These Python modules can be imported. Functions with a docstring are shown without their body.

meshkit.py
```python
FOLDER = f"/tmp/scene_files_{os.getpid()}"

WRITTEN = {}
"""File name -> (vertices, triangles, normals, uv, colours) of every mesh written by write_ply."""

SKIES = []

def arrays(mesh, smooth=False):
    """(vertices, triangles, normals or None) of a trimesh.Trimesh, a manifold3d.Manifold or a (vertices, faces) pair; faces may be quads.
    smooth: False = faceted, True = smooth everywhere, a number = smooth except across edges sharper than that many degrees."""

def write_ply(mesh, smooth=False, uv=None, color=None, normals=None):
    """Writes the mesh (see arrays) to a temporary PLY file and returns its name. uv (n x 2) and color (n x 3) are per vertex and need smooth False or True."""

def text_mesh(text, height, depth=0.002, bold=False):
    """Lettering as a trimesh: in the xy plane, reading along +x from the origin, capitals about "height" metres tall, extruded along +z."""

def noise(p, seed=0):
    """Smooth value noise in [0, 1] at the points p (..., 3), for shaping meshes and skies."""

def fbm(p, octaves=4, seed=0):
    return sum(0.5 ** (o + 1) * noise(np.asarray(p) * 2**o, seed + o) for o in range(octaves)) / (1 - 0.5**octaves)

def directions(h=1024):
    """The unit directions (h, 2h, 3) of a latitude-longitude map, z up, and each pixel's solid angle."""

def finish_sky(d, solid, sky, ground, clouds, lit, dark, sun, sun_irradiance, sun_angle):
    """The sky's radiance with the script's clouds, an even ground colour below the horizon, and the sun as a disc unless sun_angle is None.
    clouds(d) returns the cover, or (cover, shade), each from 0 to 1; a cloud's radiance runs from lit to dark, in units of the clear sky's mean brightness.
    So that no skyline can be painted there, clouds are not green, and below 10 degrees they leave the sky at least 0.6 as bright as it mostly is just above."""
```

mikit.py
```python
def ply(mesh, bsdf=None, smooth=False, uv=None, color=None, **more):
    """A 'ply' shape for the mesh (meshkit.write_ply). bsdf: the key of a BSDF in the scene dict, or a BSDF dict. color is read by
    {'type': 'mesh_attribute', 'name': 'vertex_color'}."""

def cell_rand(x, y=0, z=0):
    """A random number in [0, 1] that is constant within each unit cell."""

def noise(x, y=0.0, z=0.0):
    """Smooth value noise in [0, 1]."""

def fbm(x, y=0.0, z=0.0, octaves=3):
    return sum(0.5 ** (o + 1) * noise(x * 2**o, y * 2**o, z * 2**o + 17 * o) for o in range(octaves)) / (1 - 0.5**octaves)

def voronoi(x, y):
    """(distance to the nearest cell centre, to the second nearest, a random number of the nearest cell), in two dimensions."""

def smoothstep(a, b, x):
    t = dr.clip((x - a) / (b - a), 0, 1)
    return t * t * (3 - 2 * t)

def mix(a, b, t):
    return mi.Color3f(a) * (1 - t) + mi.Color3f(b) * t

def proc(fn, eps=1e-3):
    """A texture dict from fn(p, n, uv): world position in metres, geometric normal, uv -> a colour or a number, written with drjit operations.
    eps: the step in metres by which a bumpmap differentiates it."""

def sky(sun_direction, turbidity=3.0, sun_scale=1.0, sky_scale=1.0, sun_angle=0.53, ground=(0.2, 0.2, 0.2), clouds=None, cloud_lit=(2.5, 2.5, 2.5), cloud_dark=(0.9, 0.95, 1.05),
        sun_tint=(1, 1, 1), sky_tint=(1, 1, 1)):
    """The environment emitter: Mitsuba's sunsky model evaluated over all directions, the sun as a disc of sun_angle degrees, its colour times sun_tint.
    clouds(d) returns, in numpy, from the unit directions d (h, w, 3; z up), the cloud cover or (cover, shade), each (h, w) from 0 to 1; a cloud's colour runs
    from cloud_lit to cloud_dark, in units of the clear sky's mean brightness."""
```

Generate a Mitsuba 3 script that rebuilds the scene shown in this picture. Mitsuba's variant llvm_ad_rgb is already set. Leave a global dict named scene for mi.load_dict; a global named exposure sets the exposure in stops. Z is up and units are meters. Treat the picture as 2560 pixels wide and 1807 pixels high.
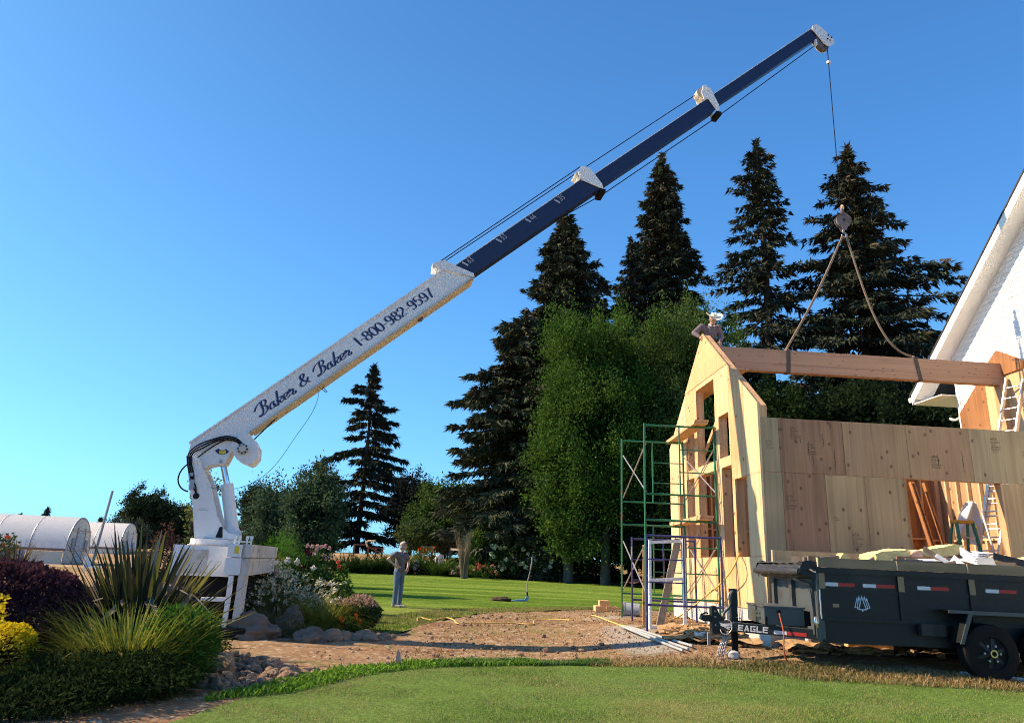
import math
import numpy as np, trimesh, shapely, drjit as dr, mitsuba as mi, mikit, meshkit
import manifold3d as m3
from shapely.geometry import Polygon, LineString, Point
from shapely.ops import unary_union
from scipy.spatial import Delaunay
from trimesh.creation import extrude_polygon

# ------------------------------------------------------------------ camera, light, exposure
ROLL, PITCH = math.radians(2.4938), math.radians(16.0107)
fw = np.array([0, math.cos(PITCH), math.sin(PITCH)])
up0 = np.array([0, -math.sin(PITCH), math.cos(PITCH)])
rt0 = np.array([1.0, 0, 0])
up = -math.sin(ROLL) * rt0 + math.cos(ROLL) * up0
EYE = np.array([0, 0, 1.4])
scene = {'type': 'scene'}
labels = {}
scene['camera'] = {'type': 'perspective', 'fov': math.degrees(2 * math.atan(1280 / 1752.85)), 'fov_axis': 'x',
                   'to_world': mi.ScalarTransform4f().look_at(EYE.tolist(), (EYE + fw).tolist(), up.tolist()), 'near_clip': 0.1, 'far_clip': 8000.0}
SUN = (-0.79, 0.09, 0.61)
scene['sky'] = mikit.sky(SUN, turbidity=2.7, sun_scale=1.0, sky_scale=1.0, sun_tint=(1.05, 1.0, .93), sky_tint=(0.51, 0.93, 1.26), ground=(0.16, 0.15, 0.1))
exposure = 2.55

# ------------------------------------------------------------------ helpers
X, Y, Z = np.eye(3)
def lab(key, label, cat=None, group=None, kind=None):
    d = {}
    if label: d['label'] = label
    if cat: d['category'] = cat
    if group: d['group'] = group
    if kind: d['kind'] = kind
    labels[key] = d
_count = {}
def num(name):
    """name, name_001, name_002 ..."""
    n = _count.get(name, 0); _count[name] = n + 1
    return name if n == 0 else f'{name}_{n:03d}'
def put(key, mesh, bsdf, smooth=False, color=None):
    scene[key] = mikit.ply(mesh, 'm_' + bsdf, smooth=smooth, color=color)
    return key
def part(parent, name, mesh, bsdf, smooth=False, color=None):
    return put(num(f'{parent}__{name}'), mesh, bsdf, smooth, color)
def cat(ms):
    ms = [m for m in ms if m is not None]
    v, f, o = [], [], 0
    for m in ms:
        a, b = (np.asarray(m.vertices), np.asarray(m.faces)) if hasattr(m, 'vertices') else m
        v.append(a); f.append(np.asarray(b) + o); o += len(a)
    return np.vstack(v), np.vstack(f)
BF = np.array([[0, 2, 1], [0, 3, 2], [4, 5, 6], [4, 6, 7], [0, 1, 5], [0, 5, 4], [1, 2, 6], [1, 6, 5], [2, 3, 7], [2, 7, 6], [3, 0, 4], [3, 4, 7]])
class Frame:
    """local (a, b, c) -> world"""
    def __init__(s, o, a, b, c=(0, 0, 1)):
        s.o, s.m = np.array(o, float), np.array([a, b, c], float)
        s.flip = np.linalg.det(s.m) < 0
    def __call__(s, p): return s.o + np.asarray(p, float) @ s.m
    def mesh(s, v, f):
        f = np.asarray(f)
        return s(v), (f[:, ::-1] if s.flip else f)
    def box(s, a0, a1, b0, b1, c0, c1):
        v = np.array([[a0, b0, c0], [a1, b0, c0], [a1, b1, c0], [a0, b1, c0], [a0, b0, c1], [a1, b0, c1], [a1, b1, c1], [a0, b1, c1]], float)
        return s.mesh(v, BF)
    def prism(s, poly, ax, d0, d1):
        """2-D polygon in the two axes other than ax (cyclic order), extruded along ax from d0 to d1"""
        g = poly if hasattr(poly, 'geom_type') else Polygon(poly)
        if not g.is_valid: g = g.buffer(0)
        out = []
        for q in getattr(g, 'geoms', [g]):
            if q.is_empty or q.area < 1e-7: continue
            m = extrude_polygon(q, d1 - d0, engine='earcut')
            v = np.zeros((len(m.vertices), 3)); i, j = [(1, 2), (0, 2), (0, 1)][ax]
            v[:, i], v[:, j], v[:, ax] = m.vertices[:, 0], m.vertices[:, 1], m.vertices[:, 2] + d0
            f = m.faces if ax != 1 else m.faces[:, ::-1]
            out.append(s.mesh(v, f))
        return cat(out) if out else None
W = Frame((0, 0, 0), X, Y)
def nrm(v): return np.asarray(v, float) / (np.linalg.norm(v) + 1e-12)
def bar(p0, p1, w, h, upv=(0, 0, 1)):
    """a straight timber or steel bar from p0 to p1: w across, h along upv"""
    p0, p1 = np.array(p0, float), np.array(p1, float)
    a = p1 - p0; L = np.linalg.norm(a); a /= L
    s = np.cross(upv, a)
    if np.linalg.norm(s) < 1e-3: s = np.cross((0, 1, 0), a)
    s = nrm(s); u = np.cross(a, s)
    return Frame(p0, a, s, u).box(0, L, -w / 2, w / 2, -h / 2, h / 2)
def tube(pts, r, sides=8, cap=True):
    p = np.asarray(pts, float); n = len(p)
    r = np.broadcast_to(np.asarray(r, float), (n,))
    t = np.gradient(p, axis=0); t /= np.linalg.norm(t, axis=1, keepdims=True) + 1e-12
    a = np.zeros_like(p); ref = np.array([0, 0, 1.0]) if abs(t[0, 2]) < 0.9 else np.array([1.0, 0, 0])
    for i in range(n):
        ref = ref - t[i] * ref.dot(t[i])
        if np.linalg.norm(ref) < 1e-6: ref = np.cross(t[i], [0.3, 0.5, 0.8])
        ref = nrm(ref); a[i] = ref
    b = np.cross(t, a); ang = np.arange(sides) * 2 * np.pi / sides
    v = p[:, None] + r[:, None, None] * (np.cos(ang)[None, :, None] * a[:, None] + np.sin(ang)[None, :, None] * b[:, None])
    i, j = np.meshgrid(np.arange(n - 1), np.arange(sides), indexing='ij'); k = (j + 1) % sides
    q = np.stack([i * sides + j, i * sides + k, (i + 1) * sides + k, (i + 1) * sides + j], -1).reshape(-1, 4)
    f = np.vstack([q[:, [0, 1, 2]], q[:, [0, 2, 3]]]); v = v.reshape(-1, 3)
    if cap:
        m = len(v); v = np.vstack([v, p[0], p[-1]]); c = np.arange(sides); d = (c + 1) % sides
        f = np.vstack([f, np.stack([d, c, c * 0 + m], 1), np.stack([c + (n - 1) * sides, d + (n - 1) * sides, c * 0 + m + 1], 1)])
    return v, f
def spline(pts, n=24):
    p = np.asarray(pts, float)
    from scipy.interpolate import CubicSpline
    s = np.r_[0, np.cumsum(np.linalg.norm(np.diff(p, axis=0), axis=1))]
    return CubicSpline(s, p)(np.linspace(0, s[-1], n))
def ball(c, r, sub=2, noise=0.0, seed=0, fr=2.0):
    m = trimesh.creation.icosphere(subdivisions=sub)
    v = np.array(m.vertices)
    if noise: v = v * (1 + noise * (2 * meshkit.fbm(v * fr + seed * 7.3, 3, seed) - 1))[:, None]
    return v * np.asarray(r) + np.asarray(c, float), m.faces
def disc(c, axis, r, w, sides=20, hole=0.0):
    """a wheel-like cylinder centred on c"""
    ax = nrm(axis); a = nrm(np.cross(ax, (0.1, 0.2, 1))); b = np.cross(ax, a)
    g = Point(0, 0).buffer(r, quad_segs=sides // 4)
    if hole: g = g.difference(Point(0, 0).buffer(hole, quad_segs=sides // 4))
    return Frame(np.array(c) - ax * w / 2, a, b, ax).prism(g, 2, 0, w)
def ss(a, b, x):
    t = np.clip((np.asarray(x, float) - a) / (b - a), 0, 1); return t * t * (3 - 2 * t)
def terr(x, y):
    """height of the ground"""
    return (.2 * ss(.5, 3.5, x) * ss(8.5, 12.5, y) * (1 - ss(17, 26, y)) + .12 * ss(12, 17, y) + .2 * ss(20, 50, y) + 1.45 * ss(48, 80, y) * ss(-50, -28, x))
def rng(s): return np.random.default_rng(s)
def vn(p, s=1.0, seed=0):
    p = np.atleast_2d(p); q = np.zeros((len(p), 3)); q[:, :p.shape[1]] = p
    return meshkit.fbm(q * s, 3, seed)

# ------------------------------------------------------------------ materials
def P(fn, eps=1e-3): return mikit.proc(fn, eps)
def rgb(*c): return {'type': 'rgb', 'value': list(c)}
def mat(key, color, rough=0.8, **k):
    c = color if isinstance(color, dict) else (P(color) if callable(color) else rgb(*color))
    d = {'type': 'principled', 'base_color': c, 'roughness': rough, 'specular': k.pop('spec', 0.3), **k}
    scene['m_' + key] = {'type': 'twosided', 'b': d}
def dif(key, color):
    c = color if isinstance(color, dict) else (P(color) if callable(color) else rgb(*color))
    scene['m_' + key] = {'type': 'twosided', 'b': {'type': 'diffuse', 'reflectance': c}}
N, FB, MIX, SS, VO = mikit.noise, mikit.fbm, mikit.mix, mikit.smoothstep, mikit.voronoi
VC = {'type': 'mesh_attribute', 'name': 'vertex_color'}
def timber(a, b, dark, scale=1.0, knots=0.5, off=0.0):
    """sawn or peeled softwood: grain runs along z"""
    def fn(p, n, uv):
        h = (p.x * 1.0 + p.y * 0.83) + off; z = p.z
        wob = N(h * 1.7, z * 0.5, off) * 0.5 + N(h * 5, z * 1.4) * 0.1
        g = FB((h + wob * 0.16) * 42 * scale, z * 1.2, off)
        c = MIX(a, b, dr.clip(g * 1.7 - 0.35, 0, 1))
        c = MIX(c, dark, SS(0.62, 0.8, N((h + wob * 0.05) * 16, z * 0.7, off + 3)) * 0.4)
        d, _, w = VO(h * 3.3 + off, z * 2.6)
        k = (1 - SS(0.05, 0.12, d)) * dr.select(w < knots, 1.0, 0.0)
        c = MIX(c, [0.11, 0.055, 0.03], k * 0.8)
        return c * (0.86 + 0.28 * N(h * 2.3, z * 1.9, off + 9))
    return fn
mat('ply_tan', timber([.33, .245, .145], [.42, .32, .19], [.27, .19, .11], knots=.25), .75)
mat('ply_gold', timber([.36, .24, .13], [.45, .31, .17], [.25, .15, .08], knots=.5, off=3.1), .75)
mat('ply_red', timber([.27, .145, .085], [.36, .205, .12], [.15, .075, .045], knots=.55, off=7.7), .75)
mat('ply_mid', timber([.31, .19, .105], [.41, .26, .15], [.2, .11, .06], knots=.5, off=12.4), .75)
mat('ply_inner', timber([.30, .135, .055], [.38, .18, .075], [.2, .08, .035], knots=.5, off=5.0), .8)
mat('lvl_lit', timber([.60, .40, .21], [.68, .48, .27], [.5, .31, .15], scale=.6, knots=.15, off=1.3), .7)  # gable sheathing yellow, its full-sun look put into the colour
mat('lvl_deep', timber([.55, .33, .155], [.64, .4, .2], [.42, .24, .11], scale=.6, knots=.3, off=9.1), .7)
mat('stud', timber([.52, .30, .15], [.62, .39, .21], [.4, .22, .11], scale=.8, knots=.3, off=2.2), .75)
def beam_fn(p, n, uv):
    h = p.x * 1.0; z = p.z
    lay = dr.floor(z * 19.0)
    g = FB(h * 0.9, (z + N(h * 0.8, z * 6) * 0.012) * 75, lay)
    c = MIX([.36, .20, .125], [.47, .285, .185], dr.clip(g * 1.7 - .35, 0, 1)) * (0.9 + .18 * mikit.cell_rand(lay, dr.floor(h * 0.34 + lay * .37)))
    d, _, w = VO(h * 3.0, z * 9.0)
    c = MIX(c, [.16, .07, .04], (1 - SS(.06, .13, d)) * dr.select(w < .4, .8, 0.))
    return c
mat('glulam', beam_fn, .7)
mat('pale_timber', timber([.66, .47, .27], [.72, .54, .33], [.55, .36, .2], knots=0), .8)  # palest timber, also gives the house-side studs their sunlit look
def board_fn(p, n, uv):
    g = FB(p.x * 1.3, p.z * 60, p.y * 20)
    return MIX([.20, .135, .08], [.29, .21, .13], g) * (.85 + .3 * N(p.x * 3, p.z * 9))
mat('side_board', board_fn, .8)
mat('concrete', lambda p, n, uv: MIX([.42, .40, .37], [.56, .54, .5], FB(p.x * 3, p.y * 3, p.z * 6)), .9)
mat('siding', lambda p, n, uv: mi.Color3f(.80, .80, .80) * (.94 + .08 * N(p.x * 2, p.y * 2, p.z * 5)), .55)
mat('white_trim', (.80, .79, .76), .5)
mat('roofing', lambda p, n, uv: mi.Color3f(.06, .06, .062) * (.6 + .8 * N(p.x * 30, p.y * 30, p.z * 30)), .95)
def paint(base, rust, amount, s=2.0):
    def fn(p, n, uv):
        k = SS(1 - amount, 1.10 - amount, FB(p.x * s, p.y * s, p.z * s * .7)) * (.3 + .7 * N(p.x * 9, p.y * 9, p.z * 5))
        return MIX(mi.Color3f(base) * (.9 + .14 * N(p.x * 1.6, p.y * 1.6, p.z * .9)), rust, k)
    return fn
mat('crane_white', paint([.74, .74, .73], [.55, .47, .40], .30), .6, spec=.15)
mat('flange_bounce_tan', paint([.52, .43, .33], [.42, .27, .16], .36, 3.0), .5)  # tan base paints the ground bounce on the boom's bottom flange
mat('crane_dirty', paint([.52, .50, .46], [.33, .28, .23], .42, 4.0), .6)
mat('crane_navy', paint([.012, .016, .055], [.05, .05, .07], .3), .38, spec=.5)
mat('letter_navy', (.02, .03, .10), .5)
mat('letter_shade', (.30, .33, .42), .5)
mat('letter_grey', (.42, .43, .47), .6)
mat('chrome', (.75, .76, .78), .12, metallic=1.0)
mat('steel', (.32, .32, .33), .45, metallic=.8)
mat('cast_iron', paint([.15, .125, .13], [.11, .07, .05], .5, 6.0), .6)
mat('rubber', (.010, .010, .011), .8, spec=.15)
mat('black_hole', (.012, .012, .013), .9)
mat('rope', lambda p, n, uv: MIX([.16, .12, .09], [.26, .2, .15], N(p.x * 60, p.y * 60, p.z * 60)), .9)
mat('strap', (.10, .075, .06), .85)
mat('scaf_green', paint([.015, .17, .075], [.16, .09, .06], .36, 5.0), .4, spec=.5)
mat('scaf_lime', paint([.11, .30, .06], [.15, .1, .06], .3, 5.0), .4)
mat('scaf_blue', paint([.045, .045, .16], [.35, .35, .38], .33, 5.0), .4, spec=.5)
mat('galv', lambda p, n, uv: mi.Color3f(.44, .40, .40) * (.75 + .4 * N(p.x * 9, p.y * 9, p.z * 9)), .4, metallic=.55)
mat('alu', (.66, .66, .67), .32, metallic=.75)
mat('trailer_black', paint([.008, .010, .011], [.03, .026, .022], .32, 2.0), .42, spec=.35)
mat('trailer_lit_grey', paint([.062, .072, .076], [.05, .045, .04], .35, 2.0), .4, spec=.4)  # the black paint again, with sunlight on front faces put into it
mat('tape_white', (.55, .57, .62), .35)
mat('tape_red', (.38, .03, .025), .35)
mat('logo_pale', (.45, .55, .68), .5)
mat('yellow_wool', lambda p, n, uv: MIX([.62, .47, .16], [.78, .66, .32], FB(p.x * 14, p.y * 14, p.z * 22)), .95)
mat('pink_wool', (.62, .36, .27), .95)
mat('white_sheet', lambda p, n, uv: mi.Color3f(.78, .78, .81) * (.9 + .12 * N(p.x * 6, p.y * 6, p.z * 6)), .6)
mat('cord_yellow', (.62, .42, .12), .6)
mat('cord_red', (.55, .10, .05), .5)
mat('pvc', lambda p, n, uv: mi.Color3f(.36, .37, .37) * (.85 + .2 * N(p.x * 5, p.y * 5, p.z * 5)), .4)
mat('bucket_grey', (.26, .30, .36), .4)
mat('fence_wood', timber([.17, .13, .10], [.24, .19, .15], [.1, .075, .06], knots=.2), .9)
mat('old_board', timber([.30, .26, .22], [.38, .33, .28], [.22, .18, .15], knots=.2), .85)
mat('bark', lambda p, n, uv: MIX([.035, .03, .026], [.085, .072, .06], FB(p.x * 7, p.y * 7, p.z * 1.6)), .95)
mat('bark_grey', lambda p, n, uv: MIX([.05, .045, .04], [.13, .12, .105], FB(p.x * 5, p.y * 5, p.z * 1.2)), .95)
mat('rock', lambda p, n, uv: MIX([.16, .10, .065], [.29, .20, .135], FB(p.x * 9, p.y * 9, p.z * 9)), .95)
mat('boulder', lambda p, n, uv: MIX([.09, .07, .055], [.19, .145, .11], FB(p.x * 6, p.y * 6, p.z * 6)), .95)
dif('leaf_flat', VC)
scene['m_leaf'] = {'type': 'principledthin', 'base_color': VC, 'roughness': .5, 'diff_trans': .65, 'spec_trans': 0.0, 'eta': 1.3}
scene['m_blade'] = {'type': 'principledthin', 'base_color': VC, 'roughness': .38, 'diff_trans': .5, 'spec_trans': 0.0, 'eta': 1.45}
dif('petal', VC)
mat('skin', (.52, .30, .22), .55)
mat('cloth_vc', VC, .9)
# ------------------------------------------------------------------ the ground
LAWN_EDGE = [(-2.74, 5.9), (-2.64, 6.74), (-2.48, 7.7), (-2.2, 8.4), (-1.98, 9.1), (-1.49, 9.85), (-.69, 10.5), (.2, 10.85), (.97, 10.95), (1.8, 10.93), (2.6, 10.85), (3.7, 10.6), (4.1, 10.25), (4.64, 10.2), (5.64, 10.12), (7.05, 10.12), (9, 10.2), (16, 10.4)]
SOIL_BACK = [(-3.4, 12.95), (-2.67, 13.0), (-2.1, 13.5), (-1.75, 14.9), (-1.2, 17.2), (-.41, 19.6), (1.36, 21.2), (3.05, 21.9), (6, 22.2), (16, 22.2)]
LAWN_LEFT = [(-2.67, 13.0), (-3.0, 14.5), (-4.3, 18), (-6.2, 26), (-9.6, 40), (-10.9, 48.5)]
LAWN_BACK = [(-9, 51), (-6, 53), (-3.4, 53), (-.7, 50.5), (2, 49.6), (4.8, 49.6), (7.3, 47.6), (11.2, 46.5), (26, 46)]
front_poly = Polygon(LAWN_EDGE + [(16, 1), (-3.5, 1), (-3.3, 5)])
soil_poly = Polygon(SOIL_BACK[1:] + LAWN_EDGE[::-1] + [(-3.3, 5), (-3.5, 1), (-12, 1), (-12, 14.5), (-7, 14.2), (-3.6, 13.0)])
back_poly = Polygon(LAWN_LEFT + LAWN_BACK + [(26, 22.2)] + SOIL_BACK[::-1][:-1])
bed_poly = Polygon([(-3.0, 12.75)] + LAWN_LEFT[1:] + [(-13, 49), (-13, 13.5), (-7, 13.5)])
def sheet(poly, step, dz, bump=0.0, seed=0, jag=0.0):
    """the ground's surface over a polygon, raised by dz"""
    b = poly
    if jag:
        L = b.exterior.length; n = int(L / .18)
        pts = np.array([b.exterior.interpolate(i / n, normalized=True).coords[0] for i in range(n)])
        pts = pts + jag * (np.stack([vn(pts, 2.2, seed + 5), vn(pts, 2.2, seed + 6)], 1) - .5) * 2
        b = Polygon(pts).buffer(0)
        if b.geom_type != 'Polygon': b = max(b.geoms, key=lambda g: g.area)
    x0, y0, x1, y1 = b.bounds
    gx, gy = np.meshgrid(np.arange(x0, x1, step), np.arange(y0, y1, step))
    g = np.stack([gx.ravel(), gy.ravel()], 1) + rng(seed).uniform(-.2, .2, (gx.size, 2)) * step
    inner = b.buffer(-step * .4)
    g = g[shapely.contains_xy(inner, g[:, 0], g[:, 1])]
    L = b.exterior.length; n = int(L / (step * .6))
    e = np.array([b.exterior.interpolate(i / n, normalized=True).coords[0] for i in range(n)])
    p = np.vstack([g, e]); t = Delaunay(p).simplices
    c = p[t].mean(1); t = t[shapely.contains_xy(b, c[:, 0], c[:, 1])]
    q = p[t]; area = (q[:, 1, 0] - q[:, 0, 0]) * (q[:, 2, 1] - q[:, 0, 1]) - (q[:, 1, 1] - q[:, 0, 1]) * (q[:, 2, 0] - q[:, 0, 0])
    t = np.where((area < 0)[:, None], t[:, ::-1], t); t = t[np.abs(area) > 1e-8]
    z = terr(p[:, 0], p[:, 1]) + dz
    if bump: z = z + bump * (vn(p, 1.1, seed) - .35) + bump * .6 * (vn(p, 4.5, seed + 1) - .5)
    return np.c_[p, z], t
def field_mesh():
    ax = np.r_[-3000, -1200, -500, -250, np.arange(-140, 141, 5.0), 250, 500, 1200, 3000]
    ay = np.r_[-60, -20, np.arange(-10, 110, 3.0), 130, 170, 250, 400, 800, 1600, 4000]
    ay = np.where(ay < 1e9, ay, ay)
    gx, gy = np.meshgrid(ax, ay); n, m = gx.shape
    allp = unary_union([front_poly, soil_poly, back_poly, bed_poly]).buffer(.3)
    inside = shapely.contains_xy(allp, gx, gy) * shapely.distance(allp.boundary, shapely.points(gx, gy))
    v = np.stack([gx, gy, terr(gx, gy) - .035 - .35 * ss(0, 3, inside)], -1).reshape(-1, 3)
    i, j = np.meshgrid(np.arange(n - 1), np.arange(m - 1), indexing='ij'); a = (i * m + j).ravel()
    return v, np.vstack([np.stack([a, a + 1, a + m + 1], 1), np.stack([a, a + m + 1, a + m], 1)])
def field_fn(p, n, uv):
    c = MIX([.30, .205, .115], [.42, .30, .18], FB(p.x * .25, p.y * .25))
    c = MIX(c, [.20, .16, .08], SS(.55, .75, N(p.x * .06, p.y * .11)) * .6)
    return c * (.8 + .35 * N(p.x * 3, p.y * 1.2))
dif('field_mat', field_fn)
def lawn_fn(p, n, uv):
    a = FB(p.x * .8, p.y * .8, 3.3); b = N(p.x * 7, p.y * 7)
    c = MIX([.070, .125, .028], [.13, .19, .05], a * .8 + b * .25)
    c = MIX(c, [.20, .165, .065], SS(.56, .80, N(p.x * .55 + 4, p.y * .75)) * .55 * (.4 + .6 * N(p.x * 5, p.y * 9)))
    return c * (.75 + .5 * N(p.x * 40, p.y * 28))
dif('lawn_mat', lawn_fn)
def back_fn(p, n, uv):
    s = N(p.x * .10 + N(p.x * .3, p.y * .3) * .3, p.y * 1.15); s2 = N(p.x * .35, p.y * 3.2, 5.)
    c = MIX([.085, .150, .022], [.175, .245, .045], SS(.25, .75, s * .6 + s2 * .4))  # streaks paint the shading of the lawn's swells and mowing
    dry = SS(0., 3.2, 21.5 - p.y + 1.2 * N(p.x * .9, p.y * .9)) * SS(.3, .7, N(p.x * 1.3, p.y * 2.1, 2.)) * SS(-4.5, -1.5, p.x)
    c = MIX(c, [.16, .15, .06], dry * .7)
    return c * (.72 + .5 * N(p.x * 14, p.y * 9))
dif('back_mat', back_fn)
def soil_fn(p, n, uv):
    a = FB(p.x * 1.1, p.y * 1.6, 1.7); b = FB(p.x * 12, p.y * 14, 4.)
    c = MIX([.215, .125, .068], [.335, .225, .135], dr.clip(a * .9 + b * .5 - .2, 0, 1))
    c = MIX(c, [.16, .085, .045], SS(.58, .8, N(p.x * .9, p.y * 2.8, 8.)) * .7)
    c = MIX(c, [.42, .36, .28], SS(.7, .8, N(p.x * 16, p.y * 16, 2.)) * .6)
    c = MIX(c, [.12, .14, .04], SS(.6, .85, N(p.x * 1.6, p.y * 2.2, 21.)) * .45 * SS(.4, .6, N(p.x * 9, p.y * 9, 3.)))
    c = MIX(c, [.34, .33, .31], SS(.55, .8, N(p.x * .8, p.y * .8, 33.)) * SS(1.5, 2.5, p.x) * .6)
    return c
dif('soil_flat', soil_fn)
scene['m_soil_mat'] = {'type': 'bumpmap', 'b': {'type': 'diffuse', 'reflectance': P(soil_fn)}, 't': P(lambda p, n, uv: FB(p.x * 9, p.y * 9, 6.) * .05 + N(p.x * 40, p.y * 40) * .008, 4e-3), 'scale': 1.0}
dif('bed_mat', lambda p, n, uv: MIX([.045, .034, .026], [.10, .075, .055], FB(p.x * 5, p.y * 5)))
put('field', field_mesh(), 'field_mat', True); lab('field', 'dry straw coloured field running flat to the horizon behind the garden', 'field', kind='structure')
put('back_lawn', sheet(back_poly, .8, .0, .02, 1, .12), 'back_mat', True); lab('back_lawn', 'wide mown lawn behind the bare soil, reaching back to the flower borders', 'lawn', kind='structure')
put('bare_soil', sheet(soil_poly, .16, -.016, .07, 2), 'soil_mat', True); lab('bare_soil', 'strip of bare brown trampled soil and gravel in front of the new building', 'soil', kind='structure')
put('garden_bed', sheet(bed_poly, .5, .004, .05, 3, .1), 'bed_mat', True); lab('garden_bed', 'dark planted soil of the flower bed left of the lawn', 'garden bed', kind='structure')
put('front_lawn', sheet(front_poly, .22, .012, .03, 4, .05), 'lawn_mat', True); lab('front_lawn', 'mown lawn in the foreground below the soil and the trailer', 'lawn', kind='structure')

# ------------------------------------------------------------------ grass and leaves
def blades(p, h, w, lean, cols, seed, bend=.35, two=False):
    """grass blades rooted at p (n,3): one or two triangles each"""
    r = rng(seed); n = len(p); a = r.uniform(0, 2 * np.pi, n)
    d = np.stack([np.cos(a), np.sin(a), 0 * a], 1); s = np.stack([-np.sin(a), np.cos(a), 0 * a], 1)
    h = np.broadcast_to(h, (n,)) * r.uniform(.6, 1.2, n); ln = np.broadcast_to(lean, (n,)) * r.uniform(.3, 1.4, n)
    w = np.broadcast_to(w, (n,))
    if not two:
        tip = p + d * (ln * h)[:, None] + np.array([0, 0, 1]) * (h * np.cos(np.clip(ln, 0, 1.3)))[:, None]
        v = np.stack([p - s * w[:, None] / 2, p + s * w[:, None] / 2, tip], 1).reshape(-1, 3)
        f = np.arange(3 * n).reshape(-1, 3); c = np.repeat(cols, 3, 0)
    else:
        mid = p + d * (ln * h * .35)[:, None] + Z * (h * .62)[:, None]
        tip = mid + d * (ln * h * .65)[:, None] + Z * (h * (.38 - bend * ln))[:, None]
        v = np.stack([p - s * w[:, None] / 2, p + s * w[:, None] / 2, mid + s * w[:, None] / 2, mid - s * w[:, None] / 2, tip], 1).reshape(-1, 3)
        k = 5 * np.arange(n)[:, None]
        f = np.vstack([k + [0, 1, 2], k + [0, 2, 3], k + [3, 2, 4]]); c = np.repeat(cols, 5, 0)
    return v, f, c
def scatter(poly, n, seed):
    r = rng(seed); x0, y0, x1, y1 = poly.bounds; out = []
    while sum(map(len, out)) < n:
        q = r.uniform([x0, y0], [x1, y1], (n, 2)); out.append(q[shapely.contains_xy(poly, q[:, 0], q[:, 1])])
    return np.vstack(out)[:n]
def on(p, dz=0.0): return np.c_[p, terr(p[:, 0], p[:, 1]) + dz]
def tint(n, a, b, seed, t=None, spread=.18):
    r = rng(seed); t = r.uniform(0, 1, n) if t is None else np.clip(t, 0, 1)
    c = np.array(a) * (1 - t)[:, None] + np.array(b) * t[:, None]
    return np.clip(c * r.uniform(1 - spread, 1 + spread, (n, 1)), 0, 1)
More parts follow.
